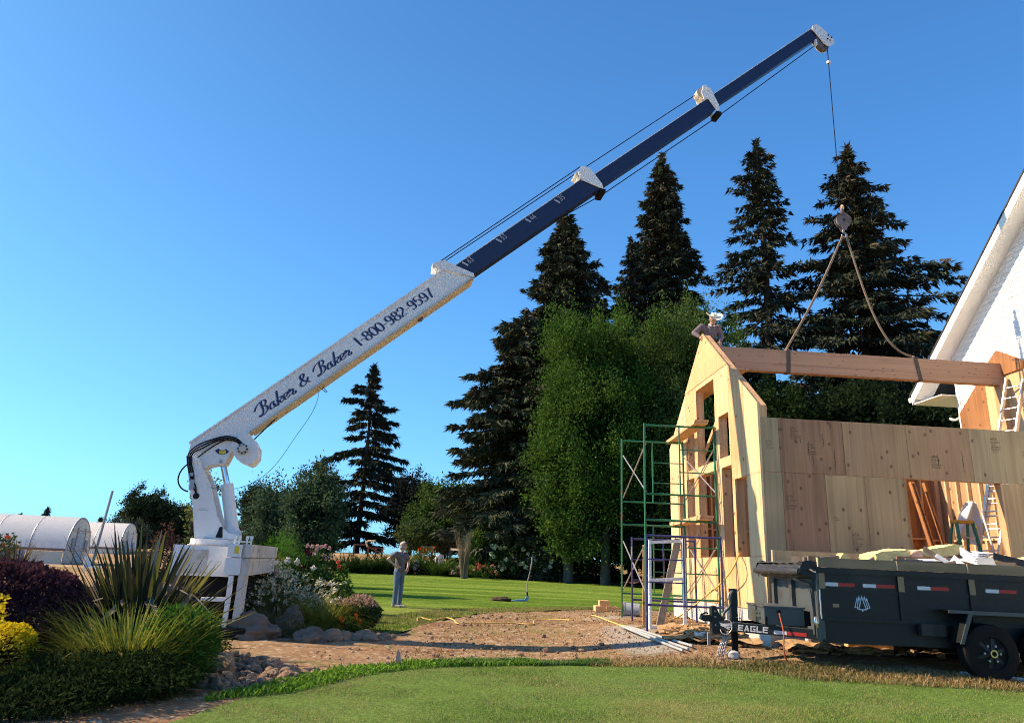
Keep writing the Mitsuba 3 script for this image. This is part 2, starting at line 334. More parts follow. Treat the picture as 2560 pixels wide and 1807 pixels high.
def grass(key, poly, n, h, w, a, b, seed, label, lean=.6, two=False, dry=None, dryness=.12):
    p = scatter(poly, n, seed); q = on(p)
    t = vn(p, 1.6, seed + 1) * .8 + rng(seed).uniform(-.25, .45, n)
    c = tint(n, a, b, seed, t)
    if dry is not None:
        k = (vn(p * [.55, .75] + 4, 1.0, seed + 2) + rng(seed + 3).uniform(-.25, .25, n)) > 1 - dryness * 3
        c[k] = tint(k.sum(), dry, np.array(dry) * 1.3, seed + 4)
    hh = np.broadcast_to(h, (n,)) * (.7 + .6 * vn(p, 3.0, seed + 7))
    v, f, c = blades(q, hh, w, lean, c, seed + 5, two=two)
    put(key, (v, f), 'leaf', True, c); lab(key, label, 'grass', kind='stuff')
seen_lawn = front_poly.intersection(Polygon([(-3.4, 5.8), (6.6, 6.0), (8.6, 10.6), (4, 11.2), (-3, 11.2)]))
grass('lawn_grass', seen_lawn, 330000, .042, .0075, [.10, .19, .035], [.25, .34, .09], 11, 'short mown green grass of the foreground lawn', .75, dry=[.32, .28, .13], dryness=.13)
edge = LineString(LAWN_EDGE)
weed_l = edge.buffer(.26).intersection(Polygon([(-2.9, 7.2), (-.6, 9.3), (.6, 10.4), (.6, 11.5), (-2, 11.5)]))
weed_m = edge.buffer(.2).intersection(Polygon([(-.8, 10), (1.6, 10.4), (1.6, 11.6), (-.8, 11.6)]))
weed_r = edge.buffer(.28).intersection(Polygon([(1.3, 9.6), (8.5, 9.6), (8.5, 11.6), (1.3, 11.6)])).union(Polygon([(3.2, 10.4), (8.3, 10.0), (8.3, 10.7), (3.6, 11.1)]))
grass('weed_tuft', weed_l, 3000, .10, .018, [.08, .20, .02], [.22, .36, .05], 21, 'bright green weeds growing along the lawn edge beside the rubble', .8, True)
grass('long_grass', weed_m, 6500, .095, .008, [.06, .15, .03], [.16, .25, .08], 22, 'longer uncut grass along the middle of the lawn edge', .7, True)
grass('dry_grass', weed_r, 11000, .10, .008, [.10, .125, .035], [.25, .20, .085], 23, 'dry straggly grass and weeds under the trailer tongue and lawn edge', .8, True, dry=[.32, .23, .11], dryness=.16)
grass('soil_weeds', soil_poly.intersection(Polygon([(-1.5, 11), (5, 11), (5, 21), (-.5, 21)])), 3500, .028, .014, [.07, .11, .03], [.2, .18, .07], 24, 'sparse low weeds sprouting on the bare soil', .9, True)
grass('lawn_edge_grass', back_poly.intersection(LineString(SOIL_BACK[1:]).buffer(1.3)), 26000, .06, .012, [.06, .13, .02], [.15, .19, .05], 25, 'ragged grass at the near edge of the back lawn', .8, dry=[.25, .21, .09], dryness=.2)

# ------------------------------------------------------------------ stones
def stones(pts, r, seed, sub=1, flat=.75, noise=.5):
    g = rng(seed); out = []
    for i, p in enumerate(pts):
        s = r[i] * g.uniform(.75, 1.25, 3) * [1, 1, flat]
        m = ball((0, 0, 0), s, sub, noise, seed + i); a = g.uniform(0, 6.28)
        R = np.array([[np.cos(a), -np.sin(a), 0], [np.sin(a), np.cos(a), 0], [0, 0, 1]])
        out.append((m[0] @ R.T + p + [0, 0, s[2] * .35], m[1]))
    return out
rub = Polygon([(-3.95, 10.5), (-3.3, 10.6), (-2.6, 9.6), (-2.05, 9.2), (-2.3, 8.5), (-2.55, 7.9), (-3.1, 8.0), (-3.9, 8.9)])
p = scatter(rub, 420, 31); put('rubble', cat(stones(on(p), rng(32).gamma(2, .013, 420) + .008, 33)), 'rock', 40)
lab('rubble', 'loose brown pebbles and clods heaped beside the lawn edge', 'rubble', kind='stuff')
big = [(-3.62, 10.05, .10, 'rounded tan stone on top of the rubble heap'), (-3.42, 9.15, .25, 'largest flat brown boulder at the left of the rubble heap'), (-3.03, 9.35, .10, 'brown stone just right of the largest boulder'), (-2.83, 9.55, .13, 'long pale stone along the back of the rubble heap'),
       (-2.95, 9.0, .065, 'small round pale stone in the middle of the rubble'), (-2.78, 8.55, .09, 'knobbly tan stone at the front of the rubble heap'), (-2.62, 8.9, .11, 'angular brown stone in the centre front of the rubble'), (-2.4, 8.75, .12, 'broad dark clod beside the green weeds'), (-2.3, 9.45, .075, 'egg shaped stone among the grass tufts of the rubble'),
       (-2.05, 9.55, .09, 'smooth tan stone at the right end of the rubble heap'), (-1.93, 9.75, .06, 'small stone at the far right end of the rubble'), (-1.5, 10.15, .07, 'upright stone standing on the soil near the weeds'), (-3.05, 8.35, .10, 'brown stone at the shaded foot of the rubble heap')]
for x, y, r, l in big:
    k = num('stone'); m = stones(np.array([[x, y, terr(x, y)]]), [r], int(1000 * abs(x)), 3, .62, .55)[0]
    put(k, m, 'rock', 50); lab(k, l, 'stone', 'larger stones of the rubble heap')
k = num('boulder'); put(k, ball((-4.25, 12.75, .05), (.50, .40, .33), 4, .5, 5), 'boulder', True); lab(k, 'big rounded boulder in the crane shadow, left of the dry grass', 'boulder')
k = num('boulder'); put(k, ball((-3.75, 13.45, .12), (.25, .2, .34), 4, .55, 9), 'boulder', True); lab(k, 'dark pointed boulder between the dry tuft and the yellow grass', 'boulder')
k = num('boulder'); put(k, ball((-3.15, 12.6, .0), (.34, .26, .2), 4, .5, 13), 'boulder', True); lab(k, 'low dark boulder below the yellow ornamental grass', 'boulder')
p = scatter(Polygon([(-2.95, 12.7), (-2.0, 12.95), (-1.9, 13.5), (-2.7, 13.3)]), 130, 41)
put('edging_stones', cat(stones(on(p), rng(42).gamma(3, .016, 130) + .015, 43)), 'rock', 40); lab('edging_stones', 'dark crumbled stones under the orange flowers at the bed end', 'rubble', kind='stuff')
p = np.vstack([scatter(soil_poly.intersection(Polygon([(-3, 10.5), (5, 10.6), (5, 20), (-2, 20)])), 900, 44)])
put('gravel', cat(stones(on(p, -.005), rng(45).gamma(2, .008, len(p)) + .006, 46, 0)), 'rock', False); lab('gravel', 'small stones strewn over the bare soil', 'gravel', kind='stuff')
# broken stone slabs heaped against the foundation
def slabs(poly, n, seed, hz, smin, smax):
    g = rng(seed); out = []
    for x, y in scatter(poly, n, seed):
        c = np.array(poly.centroid.coords[0]); d = 1 - np.hypot(x - c[0], y - c[1]) / 1.3
        a = g.uniform(0, 6.28); s = g.uniform(smin, smax); t = g.uniform(.015, .05); tilt = g.normal(0, .22, 2)
        q = [(s * g.uniform(.6, 1) * np.cos(b), s * g.uniform(.5, .9) * np.sin(b)) for b in np.sort(g.uniform(0, 6.28, 6))]
        if Polygon(q).area < .15 * s * s: continue
        fx = nrm([np.cos(a), np.sin(a), tilt[0]]); fz = nrm(np.cross(fx, np.cross([tilt[1], 0, 1], fx))); 
        out.append(Frame((x, y, terr(x, y) + max(0, d) * hz * g.uniform(.2, 1)), fx, np.cross(fz, fx), fz).prism(q, 2, 0, t))
    return cat(out)
dif('slab', lambda p, n, uv: MIX([.30, .175, .085], [.52, .36, .20], FB(p.x * 8, p.y * 8, p.z * 9)))
sl = Polygon([(2.9, 13.0), (3.6, 12.7), (4.35, 12.5), (4.45, 14.4), (3.9, 15.0), (3.1, 14.6)])
put('stone_heap', cat([slabs(sl, 260, 51, .24, .05, .2), sheet(sl.buffer(.05), .1, .03, .2, 52)]), 'slab', False); lab('stone_heap', 'heap of broken tan stone slabs and clay against the foundation', 'stone heap', kind='stuff')
sl2 = Polygon([(4.75, 12.2), (8.6, 12.3), (8.6, 12.95), (4.75, 12.75)])
put('clay_bank', cat([slabs(sl2, 200, 53, .1, .04, .13), sheet(sl2.buffer(.1), .08, .06, .22, 54)]), 'slab', False); lab('clay_bank', 'bank of loose clay and stones between trailer and foundation', 'clay bank', kind='stuff')
# ------------------------------------------------------------------ the timber addition
AZ = math.radians(-3.3109)
XB, YB = np.array([math.cos(AZ), -math.sin(AZ), 0]), np.array([math.sin(AZ), math.cos(AZ), 0])
CO = np.array([4.646, 12.85, 0.0])
B = Frame(CO, XB, YB)            # (along the long wall, into the building, up)
RW, EAVE, RIDGE, LEN = 5.78, 4.49, 6.80, 7.346
SL = (RIDGE - EAVE) / (RW / 2)
def roofz(s): return EAVE + SL * np.minimum(s, RW - s)
A = 'timber_addition'
lab(A, 'unfinished timber and plywood addition with a steep gable, built against the white house', 'building')
part(A, 'foundation', cat([B.box(.02, LEN, .02, .2, -.3, .76), B.box(.02, .2, .2, RW - .02, -.3, .76), B.box(.2, LEN, RW - .2, RW - .02, -.3, .76)]), 'concrete')
part(A, 'floor', B.box(.2, LEN, .2, RW - .2, .55, .8), 'ply_inner')
# gable front: outline and openings (s, z)
out = Polygon([(0, .77), (0, EAVE), (RW / 2, RIDGE), (RW, EAVE), (RW, .77)])
def mir(q): return [(RW - a, b) for a, b in q]
def rc(a, b, c, d): return [(a, c), (b, c), (b, d), (a, d)]
ops = [rc(.69, 1.27, 1.70, 3.20), rc(1.42, 1.99, 1.70, 3.51), rc(2.28, RW - 2.28, 1.70, 3.51), rc(2.28, RW - 2.28, 3.72, 5.54), rc(1.48, 2.06, 3.72, 4.62)]
ops += [mir(ops[0]), mir(ops[1]), mir(ops[4])]
holes = unary_union([Polygon(o) for o in ops])
wall = out.difference(holes)
T0, T1 = 0.0, .018
def clip(poly, name, m, t0=T0, t1=T1, gap=.004, lbl=None):
    g = wall.intersection(poly).buffer(-gap, join_style=2)
    for q in getattr(g, 'geoms', [g]):
        if q.area > .004:
            k = part(A, name, B.prism(q, 0, t0, t1), m)
            if lbl: lab(k, lbl)
top = Polygon([(0, 5.655), (RW, 5.655), (RW, 9), (0, 9)])
clip(top, 'gable_panel', 'lvl_deep', -.012, .018, .0, 'deep golden triangular panel at the peak of the gable')
for i, (a, b) in enumerate([(0, .66), (.66, 1.42), (1.42, 2.28), (2.28, 3.5), (3.5, 4.36), (4.36, 5.12), (5.12, 5.78)]):
    clip(Polygon(rc(a, b, 1.70, 3.2)), 'sheathing_panel', ['lvl_lit', 'lvl_deep', 'lvl_lit'][i % 3])
    clip(Polygon(rc(a, b, 3.2, 5.655)), 'sheathing_panel', ['lvl_lit', 'lvl_lit', 'lvl_deep'][(i + 1) % 3])
for i in range(5):
    clip(Polygon(rc(i * 1.22 - .3, i * 1.22 + .92, .77, 1.70)), 'sheathing_panel', ['lvl_lit', 'lvl_deep', 'lvl_deep', 'lvl_lit'][i % 4])
# studs and rails of the gable behind the sheathing: jambs show in the openings
D0, D1 = .02, .185
def jamb(a, b, c, d): part(A, 'gable_stud', B.box(D0, D1, a, b, c, d), 'stud')
for q in ops:
    (a, c), (b, _), (_, d), _ = q
    for s0, s1 in ((a - .04, a), (b, b + .04)): jamb(s0, s1, c - .04, d + .02)
    part(A, 'header', B.box(D0, D1, a, b, d, d + .04), 'stud'); part(A, 'sill_plate', B.box(D0, D1, a, b, c - .04, c), 'stud')
for s in (.02, RW - .06): jamb(s, s + .04, .8, EAVE - .05)
for s in (1.0, 2.1, 3.68, 4.8): jamb(s - .02, s + .02, .8, 1.66)
for s in (.3, .62, 1.3, 4.45, 5.1, 5.45): jamb(s, s + .04, 3.3, float(roofz(s)) - .25)
for sgn in (0, 1):
    e = [(0.02, EAVE - .2), (RW / 2, RIDGE - .2), (RW / 2, RIDGE - .03), (0.02, EAVE - .03)]
    part(A, 'rake_plate', B.prism(e if not sgn else mir(e), 0, .02, .18), 'stud')
part(A, 'window_brace', bar(B((.2, 2.3, 4.95)), B((.2, 3.6, 4.05)), .04, .09), 'stud')
part(A, 'corner_trim', B.box(-.012, .03, -.014, .0, .77, EAVE - .02), 'pale_timber')
# side wall: plywood sheets (t0, t1, z0, z1, material)
TOPZ, MID = 4.22, 3.205
up_ = [(.012, .38, 'ply_tan'), (.38, 1.61, 'ply_red'), (1.61, 2.85, 'ply_mid'), (2.85, 4.085, 'ply_mid'), (4.085, 5.32, 'ply_tan'), (5.32, 6.54, 'ply_red'), (6.54, 7.33, 'ply_tan')]
lo_ = [(.012, .39, 'ply_tan'), (.39, 1.2, 'ply_red'), (1.2, 1.95, 'ply_gold'), (1.95, 2.745, 'ply_gold'), (4.57, 5.5, 'ply_gold'), (5.5, 6.72, 'ply_red'), (6.72, 7.33, 'ply_tan')]
PG = .0035
for a, b, m in up_: part(A, 'plywood_sheet', B.box(a + PG, b - PG, -.001, .016, MID + PG, TOPZ), m)
for a, b, m in lo_: part(A, 'plywood_sheet', B.box(a + PG, b - PG, -.001, .016, .77, MID - PG), m)
part(A, 'top_plate', B.box(.02, 7.32, .02, .16, 4.145, 4.205), 'stud')
for t in np.r_[.04, .4, .8, 1.2, 1.6, 2.0, 2.4, 2.70, 4.58, 5.0, 5.4, 5.8, 6.2, 6.6, 7.0, 7.28]:
    part(A, 'wall_stud', B.box(t, t + .04, .018, .16, .82, 4.145), 'stud')
part(A, 'lintel', B.box(2.74, 4.6, .018, .16, MID + .01, MID + .2), 'stud')
part(A, 'door_jamb', B.box(2.70, 2.745, -.001, .165, .8, MID), 'ply_inner'); part(A, 'door_jamb', B.box(4.572, 4.61, -.003, .165, .8, MID), 'stud')
# far wall seen from inside
for i in range(6):
    part(A, 'far_wall_sheet', B.box(i * 1.22 + .02, min(i * 1.22 + 1.235, LEN), RW - .018, RW, .77, 4.2), ['ply_inner', 'ply_gold', 'ply_inner'][i % 3])
for t in np.arange(.2, 7.3, .41): part(A, 'wall_stud', B.box(t, t + .04, RW - .16, RW - .02, .82, 4.14), 'stud')
part(A, 'top_plate', B.box(.02, 7.32, RW - .16, RW - .02, 4.145, 4.205), 'stud')
for i, t in enumerate(np.arange(.24, 7.1, .41)): part(A, 'blocking', B.box(t, t + .37, RW - .155, RW - .025, 2.42 + .02 * (i % 2), 2.46 + .02 * (i % 2)), 'stud')
# studs on the house wall, inside the addition, paler timber painting the sun from the open roof
for s in np.r_[np.arange(.35, 5.7, .41)]: part(A, 'house_side_stud', B.box(LEN - .12, LEN - .03, s, s + .045, .82, 4.0), 'pale_timber')
part(A, 'house_side_sheet', B.box(LEN - .03, LEN - .008, .1, RW - .1, .8, 4.1), 'ply_gold')
for s in np.r_[np.arange(2.2, 5.3, .41)]: part(A, 'blocking', B.box(LEN - .115, LEN - .035, s + .0, s + .355, 2.4, 2.44), 'pale_timber')
g = Polygon([(4.47, 4.2), (4.47, 5.62), (2.89, 6.88), (1.3, 5.62), (1.3, 4.2)])
part(A, 'house_side_panel', B.prism(g.intersection(Polygon(rc(3.45, 5, 3, 8))).buffer(-.004), 0, LEN - .05, LEN - .026), 'ply_inner')
part(A, 'house_side_panel', B.prism(g.intersection(Polygon(rc(2.2, 3.45, 3, 6.2))).buffer(-.004), 0, LEN - .056, LEN - .026), 'lvl_lit')
part(A, 'house_side_panel', B.prism(g.intersection(Polygon(rc(1.0, 2.2, 3, 6.2))).buffer(-.004), 0, LEN - .056, LEN - .026), 'lvl_deep')
part(A, 'beam_seat_panel', B.prism([(2.2, 6.2), (2.2, 6.42), (2.89, 6.84), (3.5, 6.4), (3.5, 6.2)], 0, LEN - .1, LEN - .026), 'ply_inner')
part(A, 'beam_post', B.box(LEN - .2, LEN - .06, 2.78, 3.0, .8, 5.95), 'stud')
for t, s in ((.3, 5.3), (2.9, 5.5), (2.98, 5.5), (3.3, 5.55)): part(A, 'leaning_stud', bar(B((t + 3.6, s - .9, .8)), B((t + 3.45, s - .1, 3.9)), .04, .09), 'ply_inner')
# grade stamps printed on the sheets
def stamp(t, z, h, m='stamp_ink', s=-.0035, rows=5):
    ms = []; zz = z
    for i in range(rows):
        tx = ['APA', 'RATED SHEATHING', '32/16', 'SIZED FOR SPACING', 'EXPOSURE 1', 'PS 1-09'][i % 6]
        tm = meshkit.text_mesh(tx, h * (1.1 if i == 0 else .5), .001)
        v = np.array(tm.vertices); wd = v[:, 0].max()
        k = min(1, h * 4.2 / wd); v[:, :1] *= k
        ms.append(Frame(B((t, s, zz)), XB, Z, -YB).mesh(v, tm.faces)); zz -= h * (1.0 if i else 1.1)
    lab(part(A, 'grade_stamp', cat(ms), m), None, kind='stuff')
mat('stamp_ink', (.15, .10, .06), .9)
for q in ((.6, 4.02, .04, 6), (.9, 3.72, .04, 5), (.12, 3.75, .035, 4), (4.5, 4.02, .045, 6), (3.28, 3.62, .045, 5), (.42, 2.75, .05, 5), (1.62, 2.12, .045, 6), (1.3, 2.42, .03, 2), (2.15, 1.78, .04, 4), (5.1, 3.8, .04, 3)): stamp(*q[:3], rows=q[3])
mat('check', (.045, .03, .022), .9)
for t, z0, z1 in ((.78, 3.72, 3.95), (.93, 3.4, 3.9), (1.22, 3.65, 4.0), (1.42, 3.25, 3.7), (1.38, 4.05, 4.2), (3.42, 3.4, 3.72), (3.9, 3.35, 3.78), (1.0, 3.35, 3.6), (5.0, 2.3, 3.1)):
    part(A, 'split', B.prism([(t, z0), (t + .008, (z0 + z1) / 2), (t + .004, z1), (t - .004, (z0 + z1) / 2)], 1, -.0035, -.0015), 'check')
# ------------------------------------------------------------------ ridge beam, slings
k = num('ridge_beam'); lab(k, 'long red brown laminated ridge beam hanging from the crane above the open roof', 'beam')
BM = [.21, 7.29, 2.80, 2.98, 5.955, 6.49]
put(k, B.box(*BM), 'glulam')
HK = np.array([8.20, 15.95, 9.62])
for t, g0, l in ((2.03, 0.0, 'straight brown lifting sling from the hook down to the left third of the beam'), (5.13, .55, 'slack curved lifting sling from the hook to the right part of the beam')):
    k = num('lifting_sling'); lab(k, l, 'sling', 'slings holding the ridge beam')
    e = B((t, 2.89, 6.56)); a = HK + XB * (.05 if t > 3 else -.05)
    c = np.linspace(0, 1, 26)[:, None]; path = a * (1 - c) + e * c - np.array([0, 0, 1]) * (np.sin(c * np.pi) * g0 * (1 + c * .6)) - XB * (np.sin(c * np.pi) * g0 * .2) + (0 if g0 else 1) * -XB * np.sin(c * np.pi) * .0 + (Z * -.12 * np.sin(np.pi * c) if not g0 else 0)
    part(k, 'rope', tube(path, .028, 6), 'rope', True)
    o = .012
    fr = [(2.80 - o, 5.955 - o), (2.98 + o, 5.955 - o), (2.98 + o, 6.49 + o), (2.80 - o, 6.49 + o)]
    sk = .07 if g0 else -.03
    strapv = Polygon(fr).difference(Polygon([(2.80, 5.955), (2.98, 5.955), (2.98, 6.49), (2.80, 6.49)]))
    m = B.prism(strapv, 0, t - .045, t + .045); v = m[0] + XB * ((6.5 - m[0][:, 2:3]) * sk / .5)
    part(k, 'strap', (v, m[1]), 'strap'); part(k, 'choke', ball(e - [0, 0, .035], (.05, .06, .06), 2, .2, 3), 'rope', True)
# ------------------------------------------------------------------ white house
H = 'white_house'; lab(H, 'white clapboard house with a steep gable roof at the right edge', 'house')
HR, HS0, HS1 = -1.0, -6.55, 4.55; HP = .826
EZ = 6.5
def hz(s): return 6.46 + HP * (5.63 - np.abs(s - HR) - HR)      # rake line on the gable plane
gab = Polygon([(HS0, .7), (HS0, float(hz(HS0)) - .12), (HR, float(hz(HR)) - .12), (HS1, float(hz(HS1)) - .12), (HS1, .7)])
part(H, 'wall', B.prism(gab, 0, LEN + .03, LEN + .2), 'white_trim')
part(H, 'body', B.box(LEN + .2, LEN + 9, HS0, HS1, .3, 6.0), 'siding'); part(H, 'foundation', B.box(LEN + .02, LEN + 9, HS0 - .02, HS1 + .02, -.3, .7), 'concrete')
EXPO = .128
for i in range(90):
    z0 = .7 + i * EXPO
    g = gab.intersection(Polygon(rc(HS0 + .09, HS1 - .09, z0, z0 + EXPO + .012))).difference(Polygon([(.1, 0), (.1, 4.1), (1.3, 4.2), (1.3, 5.55), (2.89, 6.8), (4.42, 5.6), (4.42, 4.1), (5.7, 4.1), (5.7, 0)]))
    if g.is_empty: continue
    for q in getattr(g, 'geoms', [g]):
        if q.area < .003 or q.bounds[2] < -2.2: continue
        m = B.prism(q, 0, 0, 1); v = (m[0] - CO); a = v @ XB; zz = v[:, 2]
        th = .022 - .018 * (zz - z0) / (EXPO + .012)
        v = v + XB * (np.where(a > .5, LEN + .03, LEN + .03 - th) - a)[:, None]
        part(H, 'siding_board', (v + CO, m[1]), 'siding')
part(H, 'corner_trim', B.box(LEN - .012, LEN + .1, HS1 - .09, HS1 + .01, .7, float(hz(HS1)) - .1), 'white_trim')
OV = .42
for sg in (1, -1):
    f = (lambda q: q) if sg == 1 else (lambda q: [(2 * HR - a, b) for a, b in q])
    e = 5.75; ze = float(hz(e))
    part(H, 'rake_board', B.prism(f([(HR, float(hz(HR))), (e, ze), (e, ze - .26), (HR, float(hz(HR)) - .26)]), 0, LEN - OV - .03, LEN - OV), 'white_trim')
    part(H, 'rake_soffit', B.prism(f([(HR, float(hz(HR)) - .18), (e - .1, ze - .1), (e - .1, ze - .125), (HR, float(hz(HR)) - .205)]), 0, LEN - OV, LEN + .05), 'white_trim')
    part(H, 'roof', B.prism(f([(HR, float(hz(HR)) + .05), (e + .06, ze), (e + .06, ze - .05 + .01), (HR, float(hz(HR)) + .002)]), 0, LEN - OV - .05, LEN + 9.4), 'roofing')
part(H, 'eave_soffit', B.box(LEN - OV, LEN + 9, HS1, 5.75, float(hz(5.75)) - .26, float(hz(5.75)) - .235), 'white_trim')
part(H, 'fascia', B.box(LEN - OV, LEN + 9, 5.75, 5.78, float(hz(5.75)) - .26, float(hz(5.75)) - .03), 'white_trim')
part(H, 'gutter', B.prism([(5.78, float(hz(5.75)) - .15), (5.82, float(hz(5.75)) - .19), (5.89, float(hz(5.75)) - .17), (5.91, float(hz(5.75)) - .05), (5.78, float(hz(5.75)) - .05)], 0, LEN - OV - .02, LEN + 9), 'white_trim')
part(H, 'downpipe_elbow', tube(spline([B((LEN + .05, HS1 + .02, 5.55)), B((LEN + .0, HS1 + .2, 5.5)), B((LEN - .03, HS1 + .33, 5.56))], 8), .035, 8), 'white_trim', True)
# ------------------------------------------------------------------ things in and around the addition
k = 'extension_ladder'; lab(k, 'long aluminium extension ladder leaning inside against the house wall', 'ladder')
b0, b1 = B((4.95, 1.5, .82)), B((LEN - .09, 2.47, 6.12)); ax = nrm(b1 - b0); sd = nrm(np.cross(ax, [0.35, -.4, 0.85])); sd = nrm(YB * .93 - XB * .36); sd = nrm(sd - ax * sd.dot(ax)); dn = np.cross(sd, ax)
Lg = np.linalg.norm(b1 - b0)
for o, a0, a1, wd in ((0, 0, Lg * .62, .21), (.07, Lg * .30, Lg, .19)):
    for s in (-1, 1): part(k, 'rail', bar(b0 + ax * a0 + sd * wd * s + dn * o, b0 + ax * a1 + sd * wd * s + dn * o, .035, .09, dn), 'alu')
    for a in np.arange(a0 + .15, a1 - .05, .305): part(k, 'rung', tube([b0 + ax * a - sd * wd + dn * o, b0 + ax * a + sd * wd + dn * o], .017, 7), 'alu', 40)
k = 'step_ladder'; lab(k, 'green fibreglass step ladder with an orange top inside the doorway', 'ladder')
F = Frame(B((4.6, 1.2, .8)), XB, YB)
mat('fibre_green', (.06, .22, .15), .5); mat('orange_top', (.70, .36, .05), .5)
part(k, 'top_cap', F.box(-.19, .19, -.1, .1, 1.74, 1.80), 'orange_top')
for s in (-1, 1):
    part(k, 'front_rail', bar(F((s * .26, -.32, 0)), F((s * .17, -.07, 1.76)), .03, .07, YB), 'fibre_green'); part(k, 'rear_rail', bar(F((s * .26, .45, 0)), F((s * .16, .07, 1.76)), .03, .05, YB), 'fibre_green')
for i in range(1, 6):
    q = i * .29; part(k, 'step', F.box(-.25 + q * .05, .25 - q * .05, -.32 + q * .14, -.22 + q * .14, q, q + .03), 'alu')
k = 'white_tarp'; lab(k, 'white plastic sheet hanging from a stud behind the step ladder', 'tarp')
u = np.linspace(0, 1, 14); gx, gz = np.meshgrid(u, u); wd = .06 + .44 * gz ** .8
pp = B(np.stack([5.2 - wd * .75 * (1 - gx) + .18 * (gx), 1.75 + .06 * np.sin(gx * 9 + gz * 4), 3.05 - .72 * gz - .25 * gx * gz ** 2 + 0 * gx], -1).reshape(-1, 3))
i, j = np.meshgrid(np.arange(13), np.arange(13), indexing='ij'); a = (i * 14 + j).ravel(); f = np.vstack([np.stack([a, a + 1, a + 15], 1), np.stack([a, a + 15, a + 14], 1)])
put(k, cat([(pp, f), (pp + YB * .004, f[:, ::-1])]), 'white_sheet', True)
k = 'white_pole'; lab(k, 'thin white pole leaning at the right side of the doorway', 'pole'); put(k, tube([B((5.05, .75, .82)), B((4.86, .95, 2.75))], .022, 8), 'white_trim', True)
k = 'yellow_pole'; lab(k, 'yellow handled pole leaning behind the extension ladder', 'pole'); mat('bright_yellow', (.70, .52, .03), .5); put(k, tube([B((4.62, .8, .82)), B((4.95, 1.3, 2.5))], .024, 8), 'bright_yellow', True)
k = 'white_drain_pipe'; lab(k, 'short white pipe standing against the foundation below the trailer tongue', 'pipe'); put(k, tube([B((.62, -.12, terr(5.2, 12.75) - .1)), B((.6, -.1, .66))], .05, 12), 'white_trim', True)
# worker platform at the peak
k = 'roof_plank'; lab(k, 'plank wedged between the gable rafters under the man at the peak', 'plank'); put(k, B.box(.2, .48, RW / 2 - 1.42, RW / 2 + 1.42, 5.55, 5.59), 'stud')
# ------------------------------------------------------------------ boom crane
ub = np.array([.98277, .18482, 0]); vb = np.array([-ub[1], ub[0], 0])
K = Frame((-5.813, 13.3, 0), ub, vb); C = 'boom_crane'
lab(C, 'white and navy truck crane with its long telescopic boom raised to the right', 'crane')
def kp(name, poly, v0, v1, m): return part(C, name, K.prism(poly, 1, v0, v1), m)
# carrier at the rear of the truck
part(C, 'deck', K.box(-.05, 1.3, -.55, 2.6, 1.36, 1.46), 'crane_dirty')
part(C, 'bed_side', K.box(-.05, .93, -.62, -.56, .96, 1.47), 'crane_white')
part(C, 'bed_panel', K.box(.1, .55, -.635, -.62, 1.0, 1.4), 'crane_dirty')
part(C, 'bed_side', K.box(-.05, .93, 2.58, 2.64, .96, 1.47), 'crane_white')
part(C, 'frame_rail', K.box(0, 1.1, -.45, 2.5, .55, 1.355), 'rubber'); part(C, 'tool_locker', K.box(.05, .6, -.5, .6, .22, .545), 'rubber'); part(C, 'tool_locker', K.box(.05, .9, 1.0, 2.0, .25, .545), 'rubber')  # unseen dark underbody, blocks the sun so the truck shades the ground
for u in (.5,):
    for v in (-.3, 2.3): part(C, 'wheel', disc(K((u, v, .5)), vb, .5, .28, 28), 'rubber', 40)
part(C, 'outrigger_box', K.box(.94, 1.17, -1.1, -.5, 1.30, 1.51), 'crane_white'); part(C, 'outrigger_box', K.box(1.175, 1.32, -1.08, 2.6, 1.30, 1.52), 'crane_dirty')
part(C, 'outrigger_box', K.box(.92, 1.18, -1.08, -.5, 1.01, 1.29), 'crane_white'); part(C, 'outrigger_box', K.box(1.185, 1.30, -1.06, 2.6, 1.0, 1.29), 'crane_dirty')
part(C, 'outrigger_leg', K.box(1.01, 1.08, -1.07, -.95, .18, 1.0), 'crane_white'); part(C, 'outrigger_leg', K.box(1.16, 1.26, -1.05, -.6, .2, 1.0), 'crane_dirty')
part(C, 'outrigger_beam', K.box(.62, 1.08, -1.06, -.98, .58, .64), 'crane_white'); part(C, 'outrigger_pad', K.box(.9, 1.4, -1.2, -.7, .02, .18), 'rubber')
part(C, 'warning_label', K.box(1.05, 1.12, -1.106, -1.101, 1.36, 1.48), 'bright_yellow')
for u in (1.0, 1.07, 1.2, 1.27): part(C, 'control_lever', cat([K.box(u, u + .025, -1.0, -.97, 1.52, 1.62), K.box(u - .01, u + .035, -1.01, -.96, 1.60, 1.66)]), 'crane_white')
part(C, 'control_rail', K.box(.98, 1.3, -1.02, -1.0, 1.55, 1.57), 'crane_white')
part(C, 'turntable', disc(K((.5, 0, 1.54)), Z, .42, .1, 36), 'crane_white', 40); part(C, 'bearing', disc(K((.5, 0, 1.475)), Z, .46, .03, 36), 'flange_bounce_tan', 40)
MAST = [(-.17, 3.05), (.01, 2.39), (.08, 2.18), (.15, 1.85), (.2, 1.6), (.91, 1.6), (.9, 1.69), (.78, 1.7), (.7, 1.75), (.65, 1.8), (.52, 2.01), (.45, 2.2), (.31, 2.56), (.22, 2.73), (.16, 2.83), (.06, 3.02)]
kp('mast_plate', MAST, -.32, -.28, 'crane_white'); kp('mast_plate', MAST, .28, .32, 'crane_white')
kp('mast_back', [(-.15, 3.0), (.03, 2.39), (.1, 2.18), (.17, 1.85), (.22, 1.6), (.28, 1.6), (.23, 1.85), (.16, 2.18), (.09, 2.39), (-.08, 3.0)], -.28, .28, 'crane_white')
kp('mast_core', [(.1, 2.5), (.25, 1.6), (.6, 1.6), (.4, 2.1), (.22, 2.6)], -.25, .25, 'crane_white')
